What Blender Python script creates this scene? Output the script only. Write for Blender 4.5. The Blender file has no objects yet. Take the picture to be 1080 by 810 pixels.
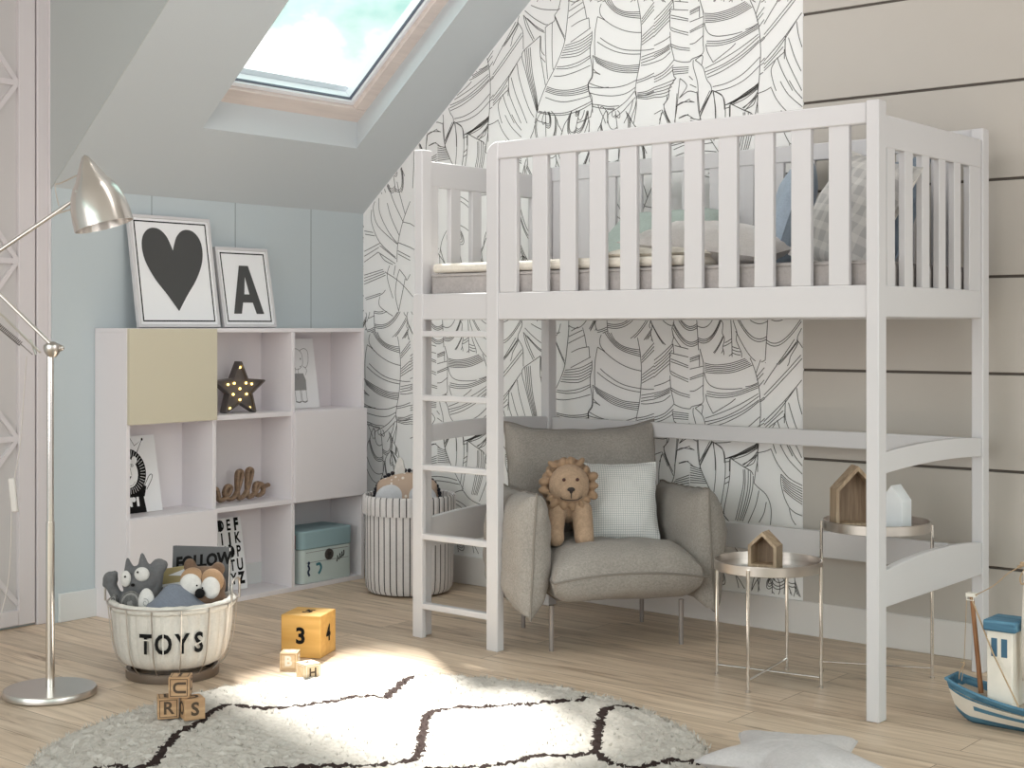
import bpy, bmesh, math, random
from mathutils import Vector, Matrix, noise
random.seed(7)
PI = math.pi
SC = bpy.context.scene
COL = SC.collection
RAD = math.radians

# ------------------------------------------------------------------ materials
def lin(c):
    c = c / 255.0
    return c / 12.92 if c <= 0.04045 else ((c + 0.055) / 1.055) ** 2.4
def rgb(r, g, b):
    return (lin(r), lin(g), lin(b), 1.0)
class NT:
    def __init__(s, m):
        s.t = m.node_tree; s.n = s.t.nodes; s.l = s.t.links
    def add(s, typ, **kw):
        n = s.n.new(typ)
        for k, v in kw.items():
            if k.startswith('i_'):
                n.inputs[k[2:].replace('_', ' ')].default_value = v
            else:
                setattr(n, k, v)
        return n
    def link(s, a, b): s.l.new(a, b)
def mat(name, col, rough=0.5, metal=0.0, bump=None, vary=None, spec=0.5, sheen=0.0, trans=0.0):
    """principled material, optional noise bump (scale, strength) and colour variation (scale, amount)"""
    m = bpy.data.materials.new(name); m.use_nodes = True
    t = NT(m); b = t.n['Principled BSDF']
    b.inputs['Base Color'].default_value = col
    b.inputs['Roughness'].default_value = rough
    b.inputs['Metallic'].default_value = metal
    b.inputs['Specular IOR Level'].default_value = spec
    if sheen: b.inputs['Sheen Weight'].default_value = sheen
    if trans: b.inputs['Transmission Weight'].default_value = trans
    tc = t.add('ShaderNodeTexCoord')
    if vary:
        n = t.add('ShaderNodeTexNoise'); n.inputs['Scale'].default_value = vary[0]; n.inputs['Detail'].default_value = 5
        t.link(tc.outputs['Object'], n.inputs['Vector'])
        r = t.add('ShaderNodeMapRange'); r.inputs['To Min'].default_value = 1 - vary[1]; r.inputs['To Max'].default_value = 1 + vary[1]
        r.inputs['From Min'].default_value = .3; r.inputs['From Max'].default_value = .7
        t.link(n.outputs['Fac'], r.inputs['Value'])
        h = t.add('ShaderNodeHueSaturation'); h.inputs['Color'].default_value = col
        t.link(r.outputs['Result'], h.inputs['Value']); t.link(h.outputs['Color'], b.inputs['Base Color'])
    if bump:
        n = t.add('ShaderNodeTexNoise'); n.inputs['Scale'].default_value = bump[0]; n.inputs['Detail'].default_value = 3
        t.link(tc.outputs['Object'], n.inputs['Vector'])
        bp = t.add('ShaderNodeBump'); bp.inputs['Strength'].default_value = bump[1]; bp.inputs['Distance'].default_value = .004
        t.link(n.outputs['Fac'], bp.inputs['Height']); t.link(bp.outputs['Normal'], b.inputs['Normal'])
    return m
def fabric(name, col, scale=260, contrast=.14, rough=.9, big=.06):
    """woven cloth: crossed thread bands in colour and bump"""
    m = bpy.data.materials.new(name); m.use_nodes = True
    t = NT(m); b = t.n['Principled BSDF']; b.inputs['Roughness'].default_value = rough
    b.inputs['Specular IOR Level'].default_value = .2; b.inputs['Sheen Weight'].default_value = .12
    tc = t.add('ShaderNodeTexCoord')
    vals = []
    for sx in ((scale, scale * .25, scale), (scale * .25, scale, scale * .25)):
        mp = t.add('ShaderNodeMapping'); mp.inputs['Scale'].default_value = sx
        n = t.add('ShaderNodeTexNoise'); n.inputs['Scale'].default_value = 1; n.inputs['Detail'].default_value = 2
        t.link(tc.outputs['Object'], mp.inputs['Vector']); t.link(mp.outputs['Vector'], n.inputs['Vector']); vals.append(n.outputs['Fac'])
    a = t.add('ShaderNodeMath', operation='ADD'); t.link(vals[0], a.inputs[0]); t.link(vals[1], a.inputs[1])
    n = t.add('ShaderNodeTexNoise'); n.inputs['Scale'].default_value = 6; t.link(tc.outputs['Object'], n.inputs['Vector'])
    r = t.add('ShaderNodeMapRange'); r.inputs['From Min'].default_value = .7; r.inputs['From Max'].default_value = 1.3
    r.inputs['To Min'].default_value = 1 - contrast; r.inputs['To Max'].default_value = 1 + contrast
    t.link(a.outputs[0], r.inputs['Value'])
    r2 = t.add('ShaderNodeMapRange'); r2.inputs['From Min'].default_value = .3; r2.inputs['From Max'].default_value = .7
    r2.inputs['To Min'].default_value = 1 - big; r2.inputs['To Max'].default_value = 1 + big; t.link(n.outputs['Fac'], r2.inputs['Value'])
    mu = t.add('ShaderNodeMath', operation='MULTIPLY'); t.link(r.outputs[0], mu.inputs[0]); t.link(r2.outputs[0], mu.inputs[1])
    h = t.add('ShaderNodeHueSaturation'); h.inputs['Color'].default_value = col; t.link(mu.outputs[0], h.inputs['Value'])
    t.link(h.outputs['Color'], b.inputs['Base Color'])
    bp = t.add('ShaderNodeBump'); bp.inputs['Strength'].default_value = .25; bp.inputs['Distance'].default_value = .003
    t.link(a.outputs[0], bp.inputs['Height']); t.link(bp.outputs['Normal'], b.inputs['Normal'])
    return m
def wood(name, col, dark, axis=0, scale=14, rough=.6):
    m = bpy.data.materials.new(name); m.use_nodes = True
    t = NT(m); b = t.n['Principled BSDF']; b.inputs['Roughness'].default_value = rough
    tc = t.add('ShaderNodeTexCoord'); mp = t.add('ShaderNodeMapping')
    s = [scale * 6] * 3; s[axis] = scale * .5; mp.inputs['Scale'].default_value = s
    n = t.add('ShaderNodeTexNoise'); n.inputs['Scale'].default_value = 1; n.inputs['Detail'].default_value = 6; n.inputs['Distortion'].default_value = .6
    t.link(tc.outputs['Object'], mp.inputs['Vector']); t.link(mp.outputs['Vector'], n.inputs['Vector'])
    r = t.add('ShaderNodeValToRGB'); r.color_ramp.elements[0].position = .3; r.color_ramp.elements[1].position = .68
    r.color_ramp.elements[0].color = dark; r.color_ramp.elements[1].color = col
    t.link(n.outputs['Fac'], r.inputs['Fac']); t.link(r.outputs['Color'], b.inputs['Base Color'])
    bp = t.add('ShaderNodeBump'); bp.inputs['Strength'].default_value = .15; bp.inputs['Distance'].default_value = .002
    t.link(n.outputs['Fac'], bp.inputs['Height']); t.link(bp.outputs['Normal'], b.inputs['Normal'])
    return m

# ------------------------------------------------------------------ mesh helpers
def box(bm, x0, x1, y0, y1, z0, z1, M=None, mi=0):
    vs = [bm.verts.new((x, y, z)) for x in (x0, x1) for y in (y0, y1) for z in (z0, z1)]
    if M is not None:
        for v in vs: v.co = M @ v.co
    for f in ((0, 1, 3, 2), (4, 6, 7, 5), (0, 4, 5, 1), (2, 3, 7, 6), (0, 2, 6, 4), (1, 5, 7, 3)):
        bm.faces.new([vs[i] for i in f]).material_index = mi
    return vs
def prism(bm, poly, fn, d0, d1, mi=0):
    """extrude 2-D polygon; fn(u,v,d) -> xyz"""
    a = [bm.verts.new(fn(u, v, d0)) for u, v in poly]; b = [bm.verts.new(fn(u, v, d1)) for u, v in poly]
    n = len(poly)
    bm.faces.new(a[::-1]).material_index = mi; bm.faces.new(b).material_index = mi
    for i in range(n):
        bm.faces.new((a[i], a[(i + 1) % n], b[(i + 1) % n], b[i])).material_index = mi
def flat(bm, poly, fn, mi=0):
    f = bm.faces.new([bm.verts.new(fn(u, v)) for u, v in poly]); f.material_index = mi
    return f
def smooth_path(pts, k=5, closed=False):
    P = [Vector(p) for p in pts]; n = len(P); out = []
    if n < 3: 
        return P
    rng = range(n if closed else n - 1)
    for i in rng:
        if closed: a, b, c, d = P[(i - 1) % n], P[i], P[(i + 1) % n], P[(i + 2) % n]
        else: a, b, c, d = P[max(i - 1, 0)], P[i], P[i + 1], P[min(i + 2, n - 1)]
        for j in range(k):
            t = j / k
            out.append(.5 * ((2 * b) + (c - a) * t + (2 * a - 5 * b + 4 * c - d) * t * t + (3 * b - 3 * c + d - a) * t ** 3))
    if not closed: out.append(P[-1])
    return out
def tube(bm, pts, r, seg=8, closed=False, mi=0, caps=True):
    P = [Vector(p) for p in pts]; n = len(P)
    rs = r if isinstance(r, (list, tuple)) else [r] * n
    rings = []; up = None
    for i in range(n):
        if closed: d = P[(i + 1) % n] - P[(i - 1) % n]
        else: d = P[min(i + 1, n - 1)] - P[max(i - 1, 0)]
        d.normalize()
        if up is None:
            up = Vector((0, 0, 1)) if abs(d.z) < .9 else Vector((1, 0, 0))
        a = (up - d * up.dot(d))
        if a.length < 1e-5: a = d.orthogonal()
        a.normalize(); up = a
        b = d.cross(a)
        rings.append([bm.verts.new(P[i] + (a * math.cos(2 * PI * k / seg) + b * math.sin(2 * PI * k / seg)) * rs[i]) for k in range(seg)])
    m = n if closed else n - 1
    for i in range(m):
        A = rings[i]; B = rings[(i + 1) % n]
        for k in range(seg):
            f = bm.faces.new((A[k], A[(k + 1) % seg], B[(k + 1) % seg], B[k])); f.material_index = mi; f.smooth = True
    if not closed and caps:
        bm.faces.new(rings[0][::-1]).material_index = mi; bm.faces.new(rings[-1]).material_index = mi
def lathe(bm, prof, seg=40, c=(0, 0, 0), mod=None, mi=0, mif=None, M=None):
    """prof: list (r,z). mod(theta,j)->radius factor"""
    rings = []
    for j, (r, z) in enumerate(prof):
        if r < 1e-6:
            rings.append([bm.verts.new((c[0], c[1], c[2] + z))])
        else:
            rings.append([bm.verts.new((c[0] + r * (mod(2 * PI * k / seg, j) if mod else 1) * math.cos(2 * PI * k / seg),
                                        c[1] + r * (mod(2 * PI * k / seg, j) if mod else 1) * math.sin(2 * PI * k / seg), c[2] + z)) for k in range(seg)])
    if M is not None:
        for R in rings:
            for v in R: v.co = M @ v.co
    for j in range(len(prof) - 1):
        A, B = rings[j], rings[j + 1]
        for k in range(seg):
            k2 = (k + 1) % seg
            if len(A) == 1 and len(B) == 1: continue
            if len(A) == 1: f = bm.faces.new((A[0], B[k2], B[k]))
            elif len(B) == 1: f = bm.faces.new((A[k], A[k2], B[0]))
            else: f = bm.faces.new((A[k], A[k2], B[k2], B[k]))
            f.smooth = True; f.material_index = mif(k, j) if mif else mi
def ball(bm, c, r, u=16, v=10, M=None, mi=0):
    r = r if isinstance(r, (tuple, list)) else (r, r, r)
    T = Matrix.Translation(c) @ (M if M is not None else Matrix()) @ Matrix.Diagonal((r[0], r[1], r[2], 1))
    res = bmesh.ops.create_uvsphere(bm, u_segments=u, v_segments=v, radius=1, matrix=T)
    for vv in res['verts']:
        for f in vv.link_faces: f.smooth = True; f.material_index = mi
def cushion(w, h, t, n=26, bow=.05, p=2.6, e=.55, seed=0, wr=.012, sag=0.0):
    """a stuffed cushion in the local XY plane, thickness along z; pinched seam all round"""
    bm = bmesh.new(); top = {}; bot = {}
    for i in range(n + 1):
        for j in range(n + 1):
            u = -1 + 2 * i / n; v = -1 + 2 * j / n
            u = math.copysign(abs(u) ** .8, u); v = math.copysign(abs(v) ** .8, v)
            x = w / 2 * u * (1 - bow * (1 - v * v) * u * u); y = h / 2 * v * (1 - bow * (1 - u * u) * v * v)
            prof = (max(0, 1 - abs(u) ** p) ** e) * (max(0, 1 - abs(v) ** p) ** e)
            nz = noise.noise(Vector((u * 2.2 + seed * 3.1, v * 2.2, seed))) + .5 * noise.noise(Vector((u * 5 + seed, v * 5, 3 + seed)))
            edge = noise.noise(Vector((u * 4, v * 4, seed + 9))) * wr * .4
            z = t / 2 * prof
            s = sag * (u * u + v * v)
            top[i, j] = bm.verts.new((x + edge, y + edge, z + nz * wr * min(1, prof * 2) + s))
            if i in (0, n) or j in (0, n): bot[i, j] = top[i, j]
            else: bot[i, j] = bm.verts.new((x + edge, y + edge, -z + nz * wr * .6 * min(1, prof * 2) + s))
    for i in range(n):
        for j in range(n):
            for d, rev in ((top, 0), (bot, 1)):
                q = [d[i, j], d[i + 1, j], d[i + 1, j + 1], d[i, j + 1]]
                f = bm.faces.new(q[::-1] if rev else q); f.smooth = True
    rim = [top[i, 0].co.copy() for i in range(n)] + [top[n, j].co.copy() for j in range(n)] + [top[i, n].co.copy() for i in range(n, 0, -1)] + [top[0, j].co.copy() for j in range(n, 0, -1)]
    return bm, rim
def bake(bm, mods):
    """run modifiers on a temporary object and hand back the finished mesh"""
    me = bpy.data.meshes.new('bake'); bm.to_mesh(me); bm.free()
    o = bpy.data.objects.new('bake', me); COL.objects.link(o)
    for typ, kw in mods:
        md = o.modifiers.new(typ, typ)
        for k, v in kw.items(): setattr(md, k, v)
    dg = bpy.context.evaluated_depsgraph_get(); dg.update()
    r = bpy.data.meshes.new_from_object(o.evaluated_get(dg))
    bpy.data.objects.remove(o); bpy.data.meshes.remove(me)
    out = bmesh.new(); out.from_mesh(r); bpy.data.meshes.remove(r)
    for f in out.faces: f.smooth = True
    return out
def blob(parts, voxel=.006, smooth=6):
    """one continuous skin over a list of ellipsoids (c, r[, rotation]) and limbs ((p0,r0),(p1,r1))"""
    bm = bmesh.new()
    for q in parts:
        if isinstance(q[0], tuple) and isinstance(q[0][0], (tuple, list)):
            for (a, ra), (b, rb) in zip(q, q[1:]):
                a = Vector(a); b = Vector(b); n = max(2, int((b - a).length / (min(ra, rb) * .5)))
                for i in range(n + 1):
                    t = i / n; ball(bm, a.lerp(b, t), ra + (rb - ra) * t, 14, 9)
        else:
            ball(bm, q[0], q[1], 22, 14, q[2] if len(q) > 2 else None)
    return bake(bm, [('REMESH', dict(mode='VOXEL', voxel_size=voxel)), ('SMOOTH', dict(factor=.5, iterations=smooth))])
_tc = {}
def text_geo(s, size=1.0, off=0.0):
    key = (s, size, off)
    if key in _tc: return _tc[key]
    cu = bpy.data.curves.new('t', 'FONT'); cu.body = s; cu.size = size; cu.align_x = 'CENTER'; cu.align_y = 'CENTER'; cu.offset = off; cu.resolution_u = 3
    o = bpy.data.objects.new('t', cu); COL.objects.link(o)
    dg = bpy.context.evaluated_depsgraph_get(); dg.update()
    me = bpy.data.meshes.new_from_object(o.evaluated_get(dg))
    r = ([tuple(v.co) for v in me.vertices], [tuple(p.vertices) for p in me.polygons])
    bpy.data.objects.remove(o); bpy.data.curves.remove(cu); bpy.data.meshes.remove(me)
    _tc[key] = r
    return r
def text(bm, s, size, fn, off=0.0, mi=0, sx=1.0):
    vs, fs = text_geo(s, size, off)
    V = [bm.verts.new(fn(v[0] * sx, v[1])) for v in vs]
    for f in fs:
        try: bm.faces.new([V[i] for i in f]).material_index = mi
        except ValueError: pass
def stroke(bm, pts, w, fn, k=5, mi=0, closed=False):
    """flat ribbon of width w along a 2-D line"""
    P = smooth_path([(p[0], p[1], 0) for p in pts], k, closed)
    n = len(P)
    if n < 2: return
    L = []; R = []
    for i in range(n):
        if closed: d = P[(i + 1) % n] - P[i - 1]
        else: d = P[min(i + 1, n - 1)] - P[max(i - 1, 0)]
        if d.length < 1e-9: d = Vector((1, 0, 0))
        d.normalize(); q = Vector((-d.y, d.x, 0)) * w / 2
        L.append(bm.verts.new(fn(P[i].x + q.x, P[i].y + q.y))); R.append(bm.verts.new(fn(P[i].x - q.x, P[i].y - q.y)))
    for i in range(n if closed else n - 1):
        j = (i + 1) % n
        bm.faces.new((R[i], R[j], L[j], L[i])).material_index = mi

# ------------------------------------------------------------------ object helpers
def thing(name, label, cat, loc=(0, 0, 0), rotz=0.0, group=None):
    o = bpy.data.objects.new(name, None); o.empty_display_size = .05; COL.objects.link(o)
    o.location = loc; o.rotation_euler = (0, 0, rotz); o['label'] = label; o['category'] = cat
    if group: o['group'] = group
    return o
def tag(o, label, cat, group=None):
    o['label'] = label; o['category'] = cat
    if group: o['group'] = group
    return o
def world_of(o):
    M = Matrix.LocRotScale(o.location, o.rotation_euler, o.scale)
    return (world_of(o.parent) @ M) if o.parent else M
def obj(name, bm, m, parent=None, world=False, bevel=0.0, loc=None, label=None, sharp=True, seg=2, sub=0):
    """link a bmesh as ONE object. world=True: verts are given in world space."""
    if world and parent is not None:
        bm.transform(world_of(parent).inverted())
    bmesh.ops.recalc_face_normals(bm, faces=bm.faces)
    me = bpy.data.meshes.new(name); bm.to_mesh(me); bm.free()
    for q in (m if isinstance(m, (list, tuple)) else [m]): me.materials.append(q)
    o = bpy.data.objects.new(name, me); COL.objects.link(o)
    me.set_sharp_from_angle(angle=RAD(38))
    if parent is not None: o.parent = parent
    if loc is not None: o.location = loc
    if label: o['label'] = label
    if sub:
        md = o.modifiers.new('sub', 'SUBSURF'); md.levels = sub; md.render_levels = sub
    if bevel:
        md = o.modifiers.new('bev', 'BEVEL'); md.width = bevel; md.segments = seg; md.limit_method = 'ANGLE'; md.angle_limit = RAD(35)
        md.harden_normals = False
    return o
def bobj(name, dims, m, parent=None, world=True, bevel=.003, M=None, label=None):
    bm = bmesh.new()
    box(bm, *dims, M=M)
    return obj(name, bm, m, parent, world, bevel, label=label)
def struct(name, bm, m, parent=None, bevel=0.0):
    o = obj(name, bm, m, parent, bevel=bevel)
    if parent is None: o['kind'] = 'structure'
    return o
def copy_tree(o, parent=None):
    c = o.copy(); COL.objects.link(c)
    if parent is not None: c.parent = parent
    for ch in [k for k in bpy.data.objects if k.parent == o]:
        copy_tree(ch, c)
    return c

# directions of the photograph's viewer on the floor plan (right of view, away from view)
YAW = math.atan((1795.7 - 540) / 1520.2)
VR = Vector((math.cos(YAW), math.sin(YAW), 0)); VF = Vector((-math.sin(YAW), math.cos(YAW), 0))
CAM = Vector((5.52, -5.385, 1.27))
FACE = YAW           # rotz that turns a thing's local -Y front towards the viewer
EAST = PI / 2        # rotz that turns a thing's local -Y front to world +X

# ------------------------------------------------------------------ palette
M_white = mat('white lacquer', rgb(206, 204, 206), .42, spec=.4)
M_white2 = mat('white melamine', rgb(226, 221, 224), .5, spec=.35)
M_knee = mat('pale blue grey paint', rgb(189, 198, 202), .85, spec=.2, bump=(140, .05))
M_slope = mat('warm grey paint', rgb(198, 203, 206), .85, spec=.2, bump=(140, .05))
M_ceil = mat('ceiling paint', rgb(205, 205, 202), .9, spec=.2)
M_ship = mat('taupe board paint', rgb(190, 184, 177), .75, spec=.25, vary=(2.0, .03))
M_gap = mat('shadow gap', rgb(96, 89, 83), .9)
M_paper = mat('wallpaper paper', rgb(243, 242, 241), .9, spec=.15, bump=(400, .04))
M_ink = mat('wallpaper ink', rgb(88, 86, 84), .9, spec=.1)
M_base = mat('skirting paint', rgb(222, 218, 215), .5)
M_door = mat('door paint', rgb(210, 204, 206), .45)
M_pane = mat('frosted door pane', rgb(196, 192, 192), .35)
M_skywood = wood('whitewashed pine', rgb(226, 213, 206), rgb(214, 201, 195), axis=1, scale=6)
M_black = mat('matt black ink', rgb(24, 23, 23), .8, spec=.15)
M_char = mat('charcoal ink', rgb(80, 80, 80), .8, spec=.15)
M_print = mat('print paper', rgb(236, 236, 238), .7, spec=.2)
M_chrome = mat('polished chrome', rgb(225, 220, 216), .12, metal=1.0)
M_satin = mat('satin steel', rgb(205, 198, 192), .28, metal=1.0)
M_grey_fab = fabric('grey linen upholstery', rgb(153, 147, 141), 420, .2)
M_pipe = mat('dark grey piping', rgb(132, 125, 118), .9)
M_leg = mat('grey powder coat', rgb(150, 142, 138), .4, metal=.3)
WORLD_STR = 1.2; SUN_E = 30.0; E_S = 104; E_E = 60; E_C = 34; SKYX = .35; EXPO = -0.53
# ================================================================== ROOM
# floor: oak planks running along X
def floor_mat():
    m = bpy.data.materials.new('oak plank floor'); m.use_nodes = True
    t = NT(m); b = t.n['Principled BSDF']
    tc = t.add('ShaderNodeTexCoord')
    br = t.add('ShaderNodeTexBrick'); br.offset = .37; br.offset_frequency = 2
    br.inputs['Scale'].default_value = 1; br.inputs['Brick Width'].default_value = 1.9; br.inputs['Row Height'].default_value = .17
    br.inputs['Mortar Size'].default_value = .0016; br.inputs['Mortar Smooth'].default_value = .4; br.inputs['Bias'].default_value = 0
    br.inputs['Color1'].default_value = (0, 0, 0, 1); br.inputs['Color2'].default_value = (1, 1, 1, 1); br.inputs['Mortar'].default_value = (.5, .5, .5, 1)
    t.link(tc.outputs['Object'], br.inputs['Vector'])
    # per-plank offset of the grain
    mp = t.add('ShaderNodeMapping'); mp.inputs['Scale'].default_value = (1.3, 16, 1)
    t.link(tc.outputs['Object'], mp.inputs['Vector'])
    ad = t.add('ShaderNodeVectorMath', operation='MULTIPLY_ADD')
    t.link(br.outputs['Color'], ad.inputs[0]); ad.inputs[1].default_value = (13, 7, 5); t.link(mp.outputs['Vector'], ad.inputs[2])
    n = t.add('ShaderNodeTexNoise'); n.inputs['Scale'].default_value = 1.5; n.inputs['Detail'].default_value = 7; n.inputs['Roughness'].default_value = .62; n.inputs['Distortion'].default_value = 1.1
    t.link(ad.outputs[0], n.inputs['Vector'])
    r = t.add('ShaderNodeValToRGB'); e = r.color_ramp.elements
    e[0].position = .27; e[0].color = rgb(146, 121, 99); e[1].position = .70; e[1].color = rgb(226, 204, 180)
    q = e.new(.44); q.color = rgb(200, 176, 151)
    q = e.new(.56); q.color = rgb(213, 190, 165)
    t.link(n.outputs['Fac'], r.inputs['Fac'])
    # plank to plank tone
    mr = t.add('ShaderNodeMapRange'); mr.inputs['To Min'].default_value = .86; mr.inputs['To Max'].default_value = 1.10
    t.link(br.outputs['Color'], mr.inputs['Value'])
    # knots
    mk = t.add('ShaderNodeMapping'); mk.inputs['Scale'].default_value = (2.2, 7, 1); t.link(tc.outputs['Object'], mk.inputs['Vector'])
    vo = t.add('ShaderNodeTexVoronoi'); vo.inputs['Scale'].default_value = 1; t.link(mk.outputs['Vector'], vo.inputs['Vector'])
    kr = t.add('ShaderNodeMapRange'); kr.inputs['From Min'].default_value = .02; kr.inputs['From Max'].default_value = .12; kr.inputs['To Min'].default_value = .55; kr.inputs['To Max'].default_value = 1
    t.link(vo.outputs['Distance'], kr.inputs['Value'])
    m1 = t.add('ShaderNodeMath', operation='MULTIPLY'); t.link(mr.outputs[0], m1.inputs[0]); t.link(kr.outputs[0], m1.inputs[1])
    h = t.add('ShaderNodeHueSaturation'); h.inputs['Saturation'].default_value = .92
    t.link(r.outputs['Color'], h.inputs['Color']); t.link(m1.outputs[0], h.inputs['Value'])
    mx = t.add('ShaderNodeMix', data_type='RGBA'); t.link(br.outputs['Fac'], mx.inputs['Factor'])
    t.link(h.outputs['Color'], mx.inputs['A']); mx.inputs['B'].default_value = rgb(118, 96, 78)
    t.link(mx.outputs['Result'], b.inputs['Base Color'])
    b.inputs['Roughness'].default_value = .42; b.inputs['Specular IOR Level'].default_value = .35
    sb = t.add('ShaderNodeMath', operation='SUBTRACT'); t.link(n.outputs['Fac'], sb.inputs[0]); t.link(br.outputs['Fac'], sb.inputs[1])
    bp = t.add('ShaderNodeBump'); bp.inputs['Strength'].default_value = .18; bp.inputs['Distance'].default_value = .004
    t.link(sb.outputs[0], bp.inputs['Height']); t.link(bp.outputs['Normal'], b.inputs['Normal'])
    return m
bm = bmesh.new(); box(bm, -.25, 7.0, -7.0, .25, -.1, 0)
struct('floor', bm, floor_mat())

KX = .05                       # knee wall surface
TH = RAD(40.34); CT, ST = math.cos(TH), math.sin(TH)
SX, SZ = .05, 1.875            # slope starts here
def SL(s, d, y): return (SX + s * CT - d * ST, y, SZ + s * ST + d * CT)
DY = -1.866                    # dormer cheek
HC = 3.3

# back wall: wallpaper on the left, shiplap on the right
WX = 2.642
bm = bmesh.new(); prism(bm, [(-.25, 0), (7.0, 0), (7.0, HC + .1), (SX + (HC + .1 - SZ) * CT / ST, HC + .1), (-.25, SZ - .30 * ST / CT)], lambda u, v, d: (u, d, v), .02, .2)
WB = struct('wall_back', bm, M_ceil)
# wallpaper: banana leaves in thin line-work, drawn as one repeating tile in wall coordinates
def wall_pt(px, py):
    d = VF + VR * ((px - 540) / 1520.2) + Vector((0, 0, -(py - 346.1) / 1520.2))
    t = -CAM.y / d.y
    p = CAM + d * t
    return (p.x, p.z)
ZN = {'D': (520, 0, 6.229), 'E': (690, 0, 6.229), 'C': (690, 450, 5.788), 'L': (380, 190, 5.786)}
def grp(a, b, n):
    """n lines blended between polylines a and b (same number of points)"""
    out = []
    for i in range(n):
        t = i / (n - 1)
        out.append([(p[0] + (q[0] - p[0]) * t, p[1] + (q[1] - p[1]) * t) for p, q in zip(a, b)])
    return out
D = [
 [(950,0),(968,100),(975,200),(972,330),(962,430),(945,520),(935,600),(945,640)],
 [(712,25),(702,60),(708,100),(735,130)],
 [(688,110),(730,130),(790,170),(860,200),(920,212),(975,215)],
 [(688,110),(672,200),(668,290),(670,365)],
 [(705,248),(750,280),(820,315),(890,330),(1000,330),(1059,320)],
 [(685,275),(740,310),(810,340),(890,355),(970,355)],
 [(655,365),(658,430),(655,500),(640,530),(628,550),(632,600),(650,640),(652,690),(655,740)],
 [(660,455),(680,475),(705,490),(680,480),(662,478)],
 [(628,545),(700,570),(780,577),(870,560),(945,525)],
 [(630,572),(700,578),(760,573)],
 [(635,610),(700,625),(790,630),(870,615),(935,575)],
 [(650,685),(700,690),(760,700),(830,695)],[(655,700),(720,712),(800,712)],[(750,720),(800,720)],
 [(690,690),(705,730),(725,770),(740,810)],[(705,710),(715,700),(740,720),(755,760),(750,810)],
 [(930,600),(880,660),(820,710),(770,740),(755,755)],[(935,640),(890,690),(850,735),(800,775)],
 [(920,660),(905,720),(880,770),(860,810)],[(945,640),(935,700),(915,760),(900,810)],[(940,600),(942,700),(925,810)],
 [(945,545),(1000,525),(1059,500)],[(945,530),(1000,510),(1059,480)],
 [(500,0),(492,100),(475,250),(455,330),(410,440),(350,560),(300,690),(285,760),(275,810)],
 [(590,0),(605,60),(615,120)],[(630,118),(635,180),(632,190),(510,278)],[(650,205),(650,260),(640,310),(640,370),(650,430),(650,500),(625,550),(630,600),(640,640),(655,690),(640,770)],
 [(515,35),(560,0)],[(498,75),(590,15)],[(495,120),(560,75),(605,45)],[(515,175),(570,140),(630,118)],
 [(420,440),(480,435),(560,410),(640,365)],[(415,452),(490,450),(570,425),(640,378)],[(400,500),(460,498),(550,470),(640,430)],
 [(345,640),(420,665),(490,668),(570,650),(640,630)],
 [(300,730),(380,745),(480,740),(570,705),(650,665)],[(295,738),(380,755),(470,755),(570,725),(650,680)],[(280,775),(300,795),(350,810)],[(550,810),(600,790),(645,765)],
 [(405,100),(430,170),(475,265)],[(410,110),(440,180),(470,240)],
 [(345,180),(370,160),(405,135),(405,100)],[(345,180),(345,260),(350,400),(360,520)],[(390,150),(388,300),(393,440),(400,455)],
 [(312,235),(310,340),(325,440),(345,560)],[(315,240),(318,330),(340,365)],[(310,370),(345,410)],
 [(205,330),(250,290),(312,235)],[(205,330),(190,370),(215,470),(250,600),(290,740)],
 [(160,420),(170,500),(200,610),(240,720),(270,770)],[(120,510),(150,620),(190,720),(225,810)],[(105,500),(105,600),(130,680),(185,810)],
 [(250,35),(320,60),(420,65),(440,55)],[(445,0),(430,60),(405,100)],
 [(210,70),(270,120),(340,160),(360,160)],[(200,100),(260,160),(300,195),(340,215)],[(225,120),(280,170),(335,205)],
 [(200,100),(220,180),(265,270)],[(210,110),(240,190),(272,258)],[(160,145),(185,180),(198,220),(200,325)],
 [(150,145),(100,240),(40,350),(0,430)],[(190,215),(120,320),(50,420),(0,490)],[(195,235),(130,330),(60,430),(0,510)],
 [(185,370),(110,490),(60,560),(0,640)],[(160,410),(100,520),(50,600),(0,660)],[(95,560),(0,680)],[(100,590),(50,640),(0,695)],
 [(65,620),(90,700),(140,810)],[(55,640),(35,690),(45,760),(60,810)],[(100,575),(100,630)],
 [(972,430),(1010,425),(1059,410)],[(945,630),(1000,625),(1059,600)],
]
D += grp([(735,5),(770,50),(820,90),(880,110),(968,120)], [(775,0),(800,42),(850,72),(905,80),(965,78)], 4)
D += grp([(655,365),(720,395),(800,420),(870,433),(965,425)], [(680,410),(740,445),(800,468),(880,478),(950,476)], 5)
D += grp([(475,300),(570,268),(650,215)], [(445,380),(560,365),(640,310)], 6)
D += grp([(355,570),(420,590),(500,592),(580,575),(630,555)], [(345,600),(420,623),(500,628),(590,612),(632,596)], 4)
D += grp([(210,330),(225,470),(262,610),(292,735)], [(245,312),(258,470),(285,620),(297,720)], 4)
D += grp([(978,125),(1059,15)], [(978,160),(1059,62)], 3) + grp([(980,240),(1059,165)], [(978,295),(1059,235)], 4)
D += grp([(975,375),(1059,345)], [(972,415),(1059,385)], 3) + grp([(950,610),(1010,600),(1059,575)], [(950,645),(1010,650),(1059,640)], 5)
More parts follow.
